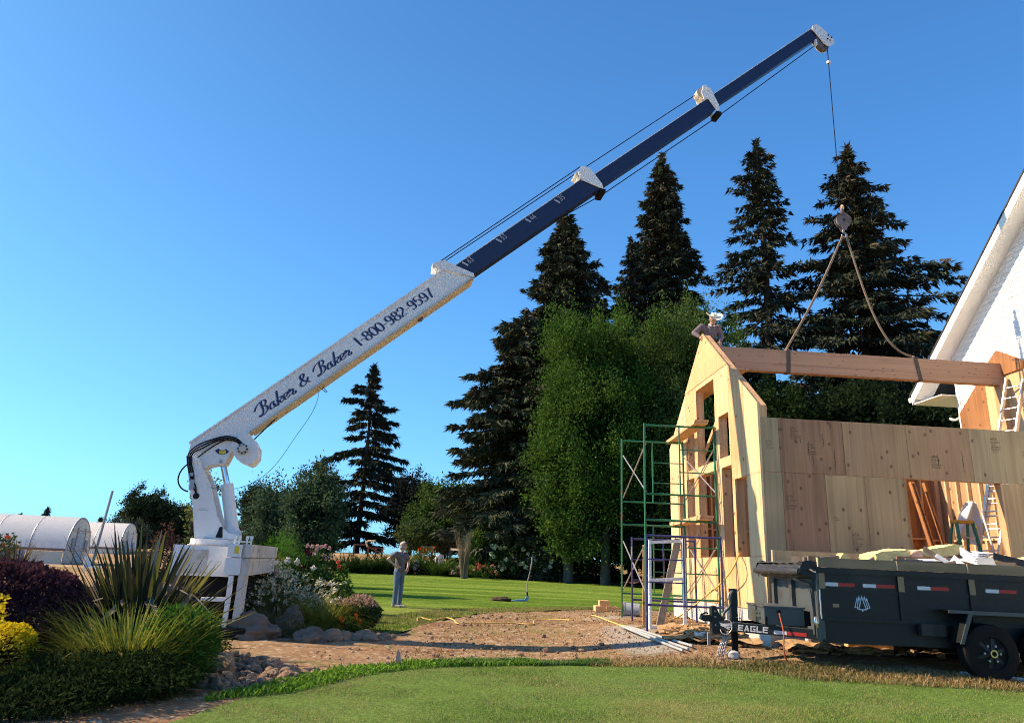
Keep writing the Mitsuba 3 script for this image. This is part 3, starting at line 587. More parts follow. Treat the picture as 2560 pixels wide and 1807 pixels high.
part(C, 'port_hole', disc(K((.12, -.322, 2.33)), vb, .055, .012, 20), 'black_hole'); kp('port_slot', Polygon([(.56, 1.62), (.68, 1.62), (.66, 1.78), (.60, 1.78)]).union(Point(.63, 1.78).buffer(.032)), -.33, -.321, 'black_hole')
part(C, 'data_plate', K.box(.21, .37, -.326, -.321, 2.08, 2.095), 'letter_grey'); part(C, 'data_plate', K.box(.22, .36, -.326, -.321, 2.115, 2.12), 'letter_grey')
# boom base with its hanging winch housing
kp('boom_base', [(-.17, 3.02), (.02, 2.86), (.14, 2.85), (.23, 2.91), (.33, 2.94), (.43, 2.93), (.5, 2.96), (.61, 3.27), (.85, 3.58), (4.95, 7.27), (4.33, 7.36), (-.15, 3.29)], -.21, .21, 'crane_white')
kp('winch_housing', [(.55, 3.3), (.61, 3.2), (.67, 3.1), (.72, 3.04), (.93, 2.96), (1.0, 3.0), (1.07, 3.12), (1.06, 3.3), (.97, 3.44), (.86, 3.54), (.7, 3.5)], -.26, .26, 'crane_white')
part(C, 'winch_motor', cat([disc(K((.80, -.29, 3.24)), vb, .10, .08, 24), disc(K((.80, -.34, 3.24)), vb, .06, .06, 16)]), 'crane_dirty', 40)
for a in np.arange(0, 6.28, .785): part(C, 'bolt', disc(K((.80 + .082 * np.cos(a), -.335, 3.24 + .082 * np.sin(a))), vb, .014, .02, 8), 'rubber')
kp('pivot_pin', Point(.02, 2.98).buffer(.05), -.35, -.32, 'crane_white'); kp('pivot_pin', Point(.43, 2.99).buffer(.03), -.25, -.21, 'steel')
gz = Polygon([(.42 + .15 * np.cos(a), 3.27 + .15 * np.sin(a)) for a in np.linspace(-2.6, -.55, 12)] + [(.42 + .07 * np.cos(a), 3.27 + .07 * np.sin(a)) for a in np.linspace(-.55, -2.6, 8)])
kp('angle_gauge', gz, -.2125, -.2105, 'letter_navy')
kp('angle_gauge', gz.intersection(Polygon([(.36, 3), (.5, 3), (.5, 3.22), (.36, 3.22)])).buffer(-.012), -.214, -.2127, 'bright_yellow')
TH = math.radians(41.91); ea, ep = np.array([math.cos(TH), math.sin(TH)]), np.array([-math.sin(TH), math.cos(TH)])
def ax2(o, s, t): return (o[0] + s * ea[0] + t * ep[0], o[1] + s * ea[1] + t * ep[1])
b0 = (.85, 3.58)
def seg(o, s0, s1, t0, t1): return [ax2(o, s0, t0), ax2(o, s1, t0), ax2(o, s1, t1), ax2(o, s0, t1)]
kp('bottom_flange', seg(b0, .03, 5.50, -.03, .0), -.25, .25, 'flange_bounce_tan')
kp('top_flange', [(-.17, 3.28), (4.33, 7.36), (4.31, 7.385), (-.19, 3.305)], -.235, .235, 'crane_white')
for s in (1.35, 2.55): kp('clamp', seg(b0, s, s + .06, .43, .50), -.22, -.12, 'crane_white')
def sec(name, top, bot, w, m):
    t0, t1, q0, q1 = map(np.array, (top[0], top[1], bot[0], bot[1])); d = (t1 - t0) * .30 / np.linalg.norm(t1 - t0) * 6
    kp(name, [tuple(q0 - d), tuple(q1), tuple(t1), tuple(t0 - d)], -w, w, m)
    n = np.array([-(t1 - t0)[1], (t1 - t0)[0]]); n = n / np.linalg.norm(n) * .015
    kp('section_edge', [tuple(t0 - d * .2), tuple(t1), tuple(t1 + n), tuple(t0 - d * .2 + n)], -w - .006, w + .006, 'crane_white')
sec('boom_section', ((4.56, 7.51), (7.31, 10.01)), ((4.96, 7.37), (7.8, 9.89)), .17, 'crane_navy')
sec('boom_section', ((7.71, 10.27), (10.63, 12.87)), ((7.83, 9.95), (10.82, 12.58)), .14, 'crane_navy')
sec('boom_section', ((10.86, 13.09), (13.87, 15.77)), ((10.92, 12.78), (13.9, 15.38)), .11, 'crane_navy')
def plate(name, q, w, m='crane_white'):
    kp(name, q, -w - .02, -w, m); kp(name, q, w, w + .02, m)
plate('section_collar', [(4.12, 7.44), (4.17, 7.53), (4.31, 7.56), (4.56, 7.47), (4.95, 7.34), (4.97, 7.26), (4.31, 7.335), (4.21, 7.34)], .225)
plate('section_collar', [(7.24, 10.2), (7.29, 10.32), (7.39, 10.37), (7.53, 10.34), (7.83, 9.97), (7.86, 9.85), (7.78, 9.86), (7.36, 9.99), (7.29, 10.04)], .185)
plate('section_collar', [(10.44, 12.98), (10.49, 13.2), (10.57, 13.22), (10.69, 13.14), (10.90, 12.7), (10.91, 12.53), (10.81, 12.55), (10.62, 12.82), (10.5, 12.8)], .155)
part(C, 'collar_roller', disc(K((4.15, 0, 7.46)), vb, .05, .4, 14), 'crane_dirty', 40); part(C, 'collar_block', K.box(4.06, 4.16, -.18, .18, 7.38, 7.5), 'crane_white')
for u, z in ((7.25, 10.17), (7.31, 10.09), (7.36, 10.24)): part(C, 'collar_roller', disc(K((u, 0, z)), vb, .06, .34, 14), 'crane_dirty', 40)
part(C, 'cap_bolt', disc(K((7.40, -.22, 10.25)), vb, .045, .04, 16), 'crane_white', 40); part(C, 'cap_bolt', disc(K((7.32, -.22, 10.12)), vb, .035, .04, 16), 'crane_white', 40)
part(C, 'extension_sheave', disc(K((10.50, .0, 13.03)), vb, .15, .2, 28), 'flange_bounce_tan', 40); part(C, 'cap_bolt', disc(K((10.585, -.19, 13.1)), vb, .04, .04, 16), 'crane_white', 40)
for u, z, w in ((7.86, 9.83, .2), (10.91, 12.5, .16)): part(C, 'cable_guide', K.box(u - .08, u + .06, -w, w, z - .07, z + .02), 'rubber')
HP_ = [(13.76, 15.63), (13.8, 15.75), (13.9, 15.83), (13.99, 15.8), (14.2, 15.62), (14.4, 15.42), (14.41, 15.34), (14.38, 15.28), (14.3, 15.22), (14.18, 15.18), (14.08, 15.24), (13.9, 15.47)]
plate('head_plate', HP_, .13)
kp('head_cap', [(13.8, 15.74), (13.9, 15.82), (13.99, 15.79), (14.2, 15.61), (14.18, 15.585), (13.97, 15.76), (13.9, 15.79), (13.82, 15.72)], -.13, .13, 'crane_white')
part(C, 'head_sheave', disc(K((14.16, .03, 15.31)), vb, .17, .07, 30), 'cast_iron', 40); part(C, 'head_sheave', disc(K((14.0, -.05, 15.33)), vb, .16, .1, 30), 'cast_iron', 40)
for u, z in ((14.2, 15.4), (14.27, 15.37), (14.33, 15.48), (14.24, 15.53)): part(C, 'bolt', disc(K((u, -.155, z)), vb, .022, .02, 10), 'rubber')
part(C, 'rope_anchor', K.box(13.83, 13.88, -.15, -.05, 15.14, 15.32), 'crane_white')
kp('sheave_guard', [(13.88, 15.32), (13.94, 15.16), (14.08, 15.06), (14.14, 15.12), (14.0, 15.2), (13.94, 15.36)], -.1, .0, 'cast_iron')
# lift cylinder
c0, c1, c2 = K((.43, 0, 2.98)), K((.555, 0, 2.6)), K((.78, 0, 1.74))
part(C, 'lift_rod', tube([c0, c1 + (c1 - c0) * .3], .055, 16), 'chrome', True); part(C, 'lift_cylinder', tube([c1, c2], .115, 24), 'crane_white', 40)
kp('cylinder_foot', [(.66, 1.6), (.92, 1.6), (.92, 1.72), (.86, 1.82), (.72, 1.82), (.64, 1.72)], -.14, -.10, 'crane_white'); kp('cylinder_foot', [(.66, 1.6), (.92, 1.6), (.92, 1.72), (.86, 1.82), (.72, 1.82), (.64, 1.72)], .10, .14, 'crane_white')
# hoses and cables
def kl(pts): return [K(p) for p in pts]
for o in (0, .035, .07):
    part(C, 'hose', tube(spline(kl([(-.0 + o * .5, -.335, 2.6), (-.1 + o, -.34, 2.85), (-.12 + o, -.33, 3.1), (.02 + o, -.26 - o * .3, 3.28 - o), (.25, -.24 - o * .3, 3.40 - o), (.5, -.24 - o * .3, 3.47 - o), (.68, -.26 - o * .3, 3.42 - o * .8), (.78, -.30, 3.32 - o * .4)]), 30), .013, 7), 'rubber', True)
part(C, 'hose', tube(spline(kl([(-.08, -.335, 2.88), (.1, -.24, 3.12), (.3, -.23, 3.3), (.5, -.23, 3.42)]), 16), .011, 7), 'rubber', True)
for o in (0, .05): part(C, 'hose', tube(spline(kl([(-.02 - o * .3, -.335, 2.62), (.03 + o, -.34, 2.52), (.09 + o * .4, -.34, 2.42), (.12, -.335, 2.36)]), 10), .011, 7), 'rubber', True)
part(C, 'hose', tube(spline(kl([(-.12, -.1, 2.95), (-.26, -.12, 2.78), (-.28, -.12, 2.6), (-.2, -.12, 2.47), (-.08, -.1, 2.42)]), 16), .014, 7), 'rubber', True)
part(C, 'valve', cat([K.box(-.02, .06, -.36, -.32, 2.44, 2.62), K.box(-.04, .02, -.37, -.32, 2.68, 2.74)]), 'steel')
part(C, 'hoist_cable', tube(kl([(.93, 0, 3.48), (3.05, 0, 6.2), (7.88, 0, 9.79), (10.93, 0, 12.47), (13.9, 0, 15.24)]), .012, 6), 'rubber')
part(C, 'extension_cable', tube(kl([(4.2, -.06, 7.58), (7.33, -.06, 10.42)]), .012, 6), 'rubber'); part(C, 'extension_cable', tube(kl([(4.2, .08, 7.56), (7.33, .08, 10.37), (10.52, .04, 13.17)]), .012, 6), 'rubber')
part(C, 'cable_guide', tube(kl([(2.0, -.1, 4.62), (2.16, -.1, 4.5), (2.19, -.06, 4.52), (2.04, -.06, 4.66)]), .008, 5), 'rubber'); part(C, 'cable_roller', disc(K((3.9, 0, 6.28)), vb, .06, .12, 18), 'cast_iron', 40)
part(C, 'signal_wire', tube(spline(kl([(.2, 0, 2.56), (.41, 0, 2.50), (.62, 0, 2.51), (.93, 0, 2.61), (1.33, 0, 2.95), (1.69, 0, 3.6), (1.91, 0, 4.02), (2.02, 0, 4.55)]), 40), .005, 5), 'rubber', True)
HT = K((14.31, .03, 15.26))
part(C, 'load_cable', tube([HT, HK + [-.02, 0, .93]], .012, 6), 'rubber')
part(C, 'cable_weight', disc(HT + (HK - HT) * .08, Z, .05, .07, 14), 'crane_white')
# lettering on the boom
def ell(cx, cy, rx, ry, a0, a1, n=14): return [(cx + rx * math.cos(math.radians(a)), cy + ry * math.sin(math.radians(a))) for a in np.linspace(a0, a1, n)]
GL = {'B': [[(.36, .98), (.33, .55), (.24, .1), (.1, .0), (.0, .1)], [(-.18, .62), (.0, .86), (.3, 1.0), (.56, .98), (.64, .8), (.5, .6), (.3, .53)], [(.3, .53), (.56, .5), (.62, .28), (.46, .06), (.24, .0), (.14, .1)]],
      'a': [[(.38, .42), (.2, .46), (.05, .25), (.06, .05), (.2, .02), (.36, .2)], [(.42, .46), (.34, .12), (.42, .0), (.56, .12)]],
      'k': [[(.22, .98), (.14, .5), (.06, .0)], [(.12, .22), (.3, .46), (.42, .4), (.3, .25), (.16, .22)], [(.2, .22), (.32, .02), (.5, .1)]],
      'e': [[(.06, .2), (.3, .28), (.34, .44), (.2, .46), (.06, .24), (.12, .03), (.28, .02), (.46, .14)]],
      'r': [[(.0, .32), (.12, .46), (.14, .34), (.26, .42), (.32, .3), (.22, .08), (.3, .0), (.44, .12)]],
      '&': [[(.62, .02), (.34, .34), (.2, .66), (.26, .92), (.44, .9), (.4, .68), (.16, .42), (.04, .18), (.2, .0), (.46, .14), (.6, .42)]],
      '1': [[(.12, .98), (.12, .02)]], '-': [[(.02, .42), (.3, .46)]],
      '8': [ell(.25, .74, .17, .24, -90, 270, 22), ell(.25, .25, .21, .25, 90, 450, 22)], '0': [ell(.25, .5, .22, .48, 0, 360, 26)],
      '9': [ell(.23, .7, .19, .28, 0, 360, 22), [(.42, .75), (.42, .4), (.34, .08), (.2, .0), (.08, .08)]],
      '2': [[(.06, .78), (.14, .96), (.34, .97), (.44, .78), (.34, .5), (.04, .03)], [(.04, .05), (.46, .07)]],
      '5': [[(.44, .97), (.14, .96), (.1, .56)], [(.1, .56), (.3, .62), (.44, .4), (.38, .1), (.18, .0), (.05, .1)]], '7': [[(.04, .95), (.44, .95)], [(.44, .95), (.26, .5), (.16, .02)]]}
ADV = {'B': .72, 'a': .5, 'k': .46, 'e': .42, 'r': .42, '&': .8, '1': .3, '-': .36, '8': .56, '0': .54, '9': .54, '2': .56, '5': .54, '7': .5, ' ': .45}
def stroke(pts, w):
    p = np.array(pts); 
    if len(p) > 2: p = spline(np.c_[p, np.zeros(len(p))], 26)[:, :2]
    else: p = np.linspace(p[0], p[1], 12)
    t = np.gradient(p, axis=0); t /= np.linalg.norm(t, axis=1, keepdims=True) + 1e-9
    ww = w * (.28 + 1.0 * np.abs(t[:, 1]) ** 1.5)
    return unary_union([LineString(p[i:i + 2]).buffer((ww[i] + ww[i + 1]) / 4, quad_segs=2) for i in range(len(p) - 1)])
def word(text, s0, s1, t0, t1, w=.10, slant=0.0, v=-.21, o=b0):
    x, gs = 0, []
    for ch in text:
        for st in GL.get(ch, []):
            g = stroke(st, w); g = shapely.affinity.affine_transform(g, [1, slant, 0, 1, x, 0]); gs.append(g)
        x += ADV[ch]
    g = unary_union(gs).simplify(.008); b = g.bounds
    g = shapely.affinity.affine_transform(g, [(s1 - s0) / (b[2] - b[0]), 0, 0, (t1 - t0) / (b[3] - b[1]), s0 - b[0] * (s1 - s0) / (b[2] - b[0]), t0 - b[1] * (t1 - t0) / (b[3] - b[1])])
    def to(g, dx, dy): return shapely.affinity.affine_transform(g, [ea[0], ep[0], ea[1], ep[1], o[0] + dx * ea[0] + dy * ep[0], o[1] + dx * ea[1] + dy * ep[1]])
    part(C, 'lettering', K.prism(to(g, 0, 0), 1, v - .0045, v - .003), 'letter_navy')
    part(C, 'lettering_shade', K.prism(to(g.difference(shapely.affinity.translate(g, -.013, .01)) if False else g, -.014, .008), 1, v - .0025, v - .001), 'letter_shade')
import shapely.affinity
word('Baker', .29, 1.16, .10, .37, slant=.22); word('&', 1.26, 1.50, .13, .36, slant=.15); word('Baker', 1.62, 2.48, .11, .375, slant=.22)
word('1-800-982-9597', 2.66, 4.58, .14, .375, .11, slant=-.12)
th1 = math.atan2(10.01 - 7.51, 7.31 - 4.56)
for (u, z), tx in (((4.82, 7.55), '63'), ((5.53, 8.20), '53'), ((6.17, 8.78), '44'), ((6.83, 9.36), '35')):
    F2 = Frame(K((u, -.17, z)), ub * math.cos(th1) + Z * math.sin(th1), -ub * math.sin(th1) + Z * math.cos(th1), -vb)
    part(C, 'length_mark', F2.prism([(-.08, .115), (-.045, .13), (.015, -.005), (-.02, -.02)], 2, .001, .003), 'letter_grey')
    tm = meshkit.text_mesh(tx, .13, .002); vv = np.array(tm.vertices); vv[:, 0] = vv[:, 0] * .62 + vv[:, 1] * -.12 + .045; vv[:, 2] += .001
    part(C, 'length_mark', F2.mesh(vv, tm.faces), 'letter_grey')
# hook block
k = 'hook_block'; lab(k, 'rusty round pulley block hanging from the crane cable above the beam', 'pulley block')
Fh = Frame(HK + [0, 0, .42], X, Y)
oc = Polygon([(.19 * math.cos(a), .19 * math.sin(a) * 1.0) for a in np.linspace(0, 6.2832, 17)[:-1]]).union(Polygon([(-.09, -.15), (.09, -.15), (.035, -.28), (-.035, -.28)])).union(Polygon([(-.09, .15), (.09, .15), (.04, .21), (-.04, .21)]))
for y in (-.07, .05): part(k, 'cheek_plate', Fh.prism(oc.difference(Point(0, 0).buffer(.035)), 1, y, y + .02), 'cast_iron')
part(k, 'sheave', disc(Fh((0, 0, 0)), Y, .17, .06, 28), 'steel', 40); part(k, 'axle_hole', disc(Fh((0, -.055, 0)), Y, .05, .02, 18), 'black_hole')
part(k, 'swivel', tube([Fh((0, 0, .2)), Fh((0, 0, .32)), Fh((.01, 0, .38))], [.045, .04, .03], 10), 'cast_iron', True)
part(k, 'wedge_socket', ball(Fh((.01, 0, .38)), (.05, .05, .08), 2, .15), 'pale_timber', True)
part(k, 'cable_tail', tube(spline([Fh(p) for p in ((-.01, 0, .55), (-.1, 0, .53), (-.13, 0, .45), (-.08, 0, .4), (.0, 0, .42), (.03, 0, .48))], 20), .01, 6), 'rubber', True)
part(k, 'hook', tube(spline([Fh(p) for p in ((0, 0, -.24), (.0, 0, -.33), (.05, 0, -.38), (.03, 0, -.44), (-.03, 0, -.44), (-.06, 0, -.38))], 18), .025, 8), 'steel', True)

# ------------------------------------------------------------------ scaffolds
def scaf(name, label, fr, m, tiers, lad, brace=True):
    lab(name, label, 'scaffold')
    for y, x0, x1, zb in fr:
        xi = x0 + (x1 - x0) * .5
        for x in (x0, x1): part(name, 'post', tube([(x, y, zb), (x, y, tiers[-1][1] + .04)], .022, 9), m if not (m == 'scaf_green' and x == x1 and zb < 1 and y < 16) else m, 40)
        for z0, z1 in tiers:
            part(name, 'bearer', tube([(x0, y, z1), (x1, y, z1)], .022, 8), m, 40)
            lo = z0 + (z1 - z0) * .26
            part(name, 'bearer', tube([(x0, y, lo), (x1, y, lo)], .02, 8), m, 40)
            a, b = (xi, x1) if lad > 0 else (x0, xi)
            part(name, 'ladder_post', tube([(xi, y, lo), (xi, y, z1)], .017, 8), m, 40)
            for q in (.5, .745):
                z = z0 + (z1 - z0) * q; part(name, 'rung', tube([(a, y, z), (b, y, z)], .013, 7), m, 40)
    if brace:
        (ya, a0, a1, _), (yb, c0, c1, _) = fr[0], fr[1]
        for xa, xb_ in ((a0, c0), (a1, c1)):
            for z0, z1 in tiers:
                h = z1 - z0; s = .03
                part(name, 'cross_brace', tube([(xa + s, ya, z0 + .28 * h), (xb_ + s, yb, z1 - .18 * h)], .014, 7), 'galv', 40)
                part(name, 'cross_brace', tube([(xa + s, ya, z1 - .2 * h), (xb_ + s, yb, z0 + .3 * h)], .014, 7), 'galv', 40)
scaf('scaffold_tower', 'tall green two storey pipe scaffold standing in front of the gable', [(15.1, 2.95, 4.47, .2), (17.2, 2.80, 4.31, .22)], 'scaf_green', [(.28, 2.40), (2.42, 4.42)], 1)
scaf('scaffold_tower_001', 'shorter blue pipe scaffold frame in front of the green tower', [(14.3, 2.81, 4.29, .2), (16.3, 2.88, 4.30, .22)], 'scaf_blue', [(.28, 2.04)], -1, False)
for y0, y1, x0, x1, z, l in ((14.85, 17.55, 3.98, 4.28, 4.45, 'upper pair of planks laid across the green scaffold'), (14.8, 17.5, 4.02, 4.30, 2.43, 'lower pair of planks laid across the green scaffold')):
    k = num('scaffold_plank'); lab(k, l, 'plank', 'planks on the scaffold')
    part(k, 'board', W.box(x0, x1, y0, y1, z, z + .042), 'stud'); part(k, 'board', W.box(x0 + .012, x1 + .015, y0 - .02, y1 + .07, z + .046, z + .086), 'stud')
k = 'white_stand'; lab(k, 'white painted open frame with a middle rail standing inside the blue scaffold', 'frame')
for s in (0, 1): part(k, 'stile', bar((2.98 + s * .70, 14.85, .22), (3.02 + s * .70, 15.0, 1.98 + .06 * s), .05, .09, Y), 'white_trim')
for z in (.28, 1.18, 1.93): part(k, 'rail', bar((3.0, 14.86 + z * .07, z), (3.72, 14.9 + z * .07, z + .06), .10, .06, Z), 'white_trim')
k = 'leaning_plank'; lab(k, 'grey weathered plank leaning behind the white frame', 'plank'); put(k, bar((3.3, 15.5, .22), (3.72, 15.45, 2.05), .15, .04, Y), 'old_board')
k = 'lumber_strip'; lab(k, 'narrow new timber standing behind the blue scaffold', 'timber'); put(k, bar((3.02, 15.6, .25), (3.06, 15.7, 1.9), .09, .04, Y), 'stud')
# ------------------------------------------------------------------ dump trailer
D = 'dump_trailer'; lab(D, 'black dump trailer loaded with building debris, parked beside the plywood wall', 'trailer')
NY, FY, FX, RX = 10.60, 12.33, 4.57, 10.3
def tb(name, x0, x1, y0, y1, z0, z1, m): return part(D, name, W.box(x0, x1, y0, y1, z0, z1), m)
tb('side_panel', FX, RX, NY, NY + .035, .82, 1.49, 'trailer_black'); tb('side_panel', FX, RX, FY - .035, FY, .82, 1.49, 'trailer_black')
tb('chassis_side', FX - .02, RX, NY + .02, NY + .06, .50, .815, 'trailer_black'); tb('chassis_side', FX, RX, FY - .06, FY - .02, .50, .815, 'trailer_black')
tb('bed_floor', FX + .04, RX, NY + .04, FY - .04, .80, .86, 'trailer_black')
tb('top_rail', FX - .02, RX, NY - .03, NY + .05, 1.45, 1.53, 'trailer_black'); tb('top_rail', FX, RX, FY - .05, FY + .03, 1.45, 1.53, 'trailer_black')
tb('lower_rail', FX, RX, NY - .02, NY, .80, .845, 'trailer_black'); tb('mid_rail', FX, RX, NY - .012, NY, 1.20, 1.235, 'trailer_black')
for x in (FX, 5.72, 6.75, 7.8, 8.85): tb('side_post', x - .0, x + .09, NY - .022, NY - .001, .846, 1.449, 'trailer_black')
tb('corner_post', FX - .03, FX + .05, NY - .018, NY + .07, .55, 1.50, 'trailer_lit_grey')
part(D, 'corner_edge', W.box(FX - .002, FX + .012, NY - .034, NY - .02, .82, 1.22), 'letter_grey')
# front wall
tb('front_panel', FX - .01, FX + .02, NY + .07, FY - .07, .62, 1.38, 'trailer_lit_grey')
for y in (NY + .075, (NY + FY) / 2 - .05, FY - .17): tb('front_post', FX - .07, FX - .01, y, y + .10, .66, 1.34, 'trailer_lit_grey')
tb('front_rail', FX - .08, FX - .005, NY + .06, FY - .06, 1.34, 1.42, 'trailer_lit_grey'); tb('front_rail', FX - .03, FX - .012, NY + .18, FY - .18, .86, .89, 'trailer_lit_grey'); tb('front_rail', FX - .075, FX - .005, NY + .06, FY - .06, .60, .70, 'trailer_lit_grey')
tb('front_post', FX - .015, FX + .03, FY - .07, FY, .62, 1.45, 'trailer_lit_grey')
# tarp roll and its shroud
g = rng(7); ys = np.linspace(NY + .02, FY + .15, 40); rr = .075 + .008 * np.sin(ys * 21) + g.normal(0, .003, 40)
mat('tarp_black', lambda p, n, uv: mi.Color3f(.03, .03, .032) * (.5 + 1.2 * N(p.x * 30, p.y * 9, p.z * 60)), .45)
part(D, 'tarp_roll', cat([tube(np.c_[np.full(40, 4.40), ys, np.full(40, 1.50)], rr, 12), tube(np.c_[np.full(40, 4.33), ys, np.full(40, 1.455)], rr * .7, 10), tube(np.c_[np.full(40, 4.45), ys, np.full(40, 1.42)], rr * .8, 10)]), 'tarp_black', True)
part(D, 'tarp_cover', W.prism([(4.34, 1.585), (4.60, 1.60), (4.60, 1.615), (4.34, 1.60)], 1, NY + .1, FY + .1), 'trailer_lit_grey')
for y in (NY - .01, FY + .13): part(D, 'tarp_bracket', W.prism([(4.30, 1.44), (4.36, 1.60), (4.44, 1.62), (4.62, 1.60), (4.62, 1.38), (4.5, 1.36)], 1, y, y + .015), 'trailer_black')
part(D, 'crank_handle', tube([(4.44, NY - .02, 1.49), (4.44, NY - .06, 1.49), (4.50, NY - .06, 1.46), (4.50, NY - .1, 1.46)], .011, 7), 'chrome', 40)
part(D, 'tarp_arm', bar((4.36, NY + .35, 1.36), (4.52, NY + .1, 1.27), .03, .04), 'trailer_black'); part(D, 'tarp_arm', bar((4.44, NY + .25, 1.30), (4.46, NY - .0, 1.28), .03, .03), 'trailer_black')
part(D, 'latch_chain', tube(spline([(4.46, NY + .05, 1.27), (4.47, NY + .02, 1.1), (4.475, NY - .0, .95), (4.49, NY - .02, .84)], 12), .009, 6), 'trailer_black', True)
part(D, 'latch_hook', tube(spline([(4.49, NY - .02, .85), (4.48, NY - .03, .80), (4.50, NY - .03, .72), (4.515, NY - .03, .70)], 10), [.012, .014, .018, .022, .026, .028, .026, .02, .016, .012], 8), 'chrome', True)
part(D, 'gusset', W.prism([(4.50, .56), (4.57, .50), (4.57, .75), (4.50, .75)], 1, NY - .01, NY + .01), 'trailer_lit_grey')
# plank side extensions and stakes
for x0, x1 in ((4.585, 5.715), (5.735, 6.745), (6.765, 7.79), (7.81, 8.84)): tb('side_plank', x0, x1, NY - .035, NY + .005, 1.535, 1.665, 'side_board')
tb('side_plank', 4.46, 4.63, NY + .01, NY + .05, 1.54, 1.685, 'side_board'); tb('side_plank', 4.56, 8.8, FY - .02, FY + .02, 1.54, 1.80, 'lvl_deep')
for x in (4.575, 5.725, 6.755, 7.80): tb('stake', x, x + .088, NY - .024, NY + .012, 1.236, 1.448, 'side_board'); tb('stake_top', x - .006, x + .006, NY - .045, NY + .01, 1.535, 1.665, 'pale_timber')
tb('stake', 4.55, 4.59, FY - .06, FY - .02, 1.5, 1.80, 'pale_timber')
for x0, x1, x2 in ((4.675, 4.86, 5.10), (5.22, 5.41, 5.68), (6.01, 6.20, 6.47), (7.0, 7.19, 7.45), (7.99, 8.18, 8.44)):
    tb('reflector', x0, x1, NY - .0035, NY - .0015, 1.275, 1.325, 'tape_white'); tb('reflector', x1, x2, NY - .0035, NY - .0015, 1.275, 1.325, 'tape_red')
tb('cover_plate', 4.76, 4.85, NY - .004, NY - .0015, .985, 1.035, 'side_board')
# three outlined fir trees painted on the side
def fir(cx, z0, h, w): return Polygon([(cx - w / 2, z0), (cx, z0 + h), (cx + w / 2, z0)])
def outl(g, t): return g.difference(g.buffer(-t, join_style=2))
f2 = fir(5.185, .965, .205, .125); fl = [fir(5.115, .99, .15, .09), fir(5.255, .99, .15, .09), fir(5.145, .985, .18, .09), fir(5.225, .985, .18, .09)]
lg = outl(f2, .012)
for q in fl[2:]: lg = lg.union(outl(q, .011).difference(f2.buffer(.006)))
for q in fl[:2]: lg = lg.union(outl(q, .011).difference(unary_union([f2] + fl[2:]).buffer(.006)))
lg = lg.union(unary_union([shapely.box(5.178, .943, 5.192, .966), shapely.box(5.108, .973, 5.12, .99), shapely.box(5.25, .973, 5.262, .99)]))
part(D, 'emblem', W.prism(lg, 1, NY - .004, NY - .002), 'logo_pale')
# fender and wheels
part(D, 'fender', W.prism([(6.25, 1.02), (8.75, 1.02), (8.75, 1.0), (6.56, 1.0), (6.38, .60), (6.36, .60), (6.53, 1.0)], 1, NY - .28, NY - .001), 'trailer_black')
part(D, 'fender_lip', W.prism([(6.25, 1.025), (8.75, 1.025), (8.75, .975), (6.575, .975), (6.41, .585), (6.36, .585), (6.52, .985), (6.25, .985)], 1, NY - .30, NY - .282), 'trailer_lit_grey')
tb('step_bracket', 5.95, 6.3, NY - .1, NY - .002, .66, .82, 'trailer_black')
tb('axle_beam', 6.3, 8.7, NY + .3, NY + .4, .45, .56, 'trailer_black'); tb('axle_beam', 6.3, 8.7, FY - .4, FY - .3, .45, .56, 'trailer_black')
def tyre(c, r, w):
    q = [(r * .56, -w / 2), (r * .86, -w / 2), (r * .97, -w * .42), (r, -w * .3), (r, w * .3), (r * .97, w * .42), (r * .86, w / 2), (r * .56, w / 2)]
    m = trimesh.creation.revolve(np.array(q + [q[0]]), sections=40); v = np.array(m.vertices); return np.c_[v[:, 0], v[:, 2], v[:, 1]] + c, m.faces[:, ::-1]
for wx in (6.82, 7.70):
    for wy, s in ((NY - .14, -1), (FY + .14, 1)):
        k = num(f'{D}__wheel'); c = np.array([wx, wy, .475]); put(k, tyre(c, .385, .22), 'rubber', 40)
        put(k + '__rim', disc(c + [0, s * .02, 0], Y, .225, .12, 36), 'rubber', 40)
        for a in np.arange(6) * math.pi / 3 + .3: put(num(f'{k}__spoke'), bar(c + [0, s * .085, 0] + .05 * np.array([math.cos(a), 0, math.sin(a)]), c + [0, s * .07, 0] + .2 * np.array([math.cos(a), 0, math.sin(a)]), .02, .05, np.array([-math.sin(a), 0, math.cos(a)])), 'trailer_black')
        put(k + '__hub', disc(c + [0, s * .11, 0], Y, .052, .06, 20, .034), 'chrome', 40)
        for a in np.arange(6) * math.pi / 3: put(num(f'{k}__lug_nut'), disc(c + [.11 * math.cos(a), s * .095, .11 * math.sin(a)], Y, .016, .03, 8), 'steel')
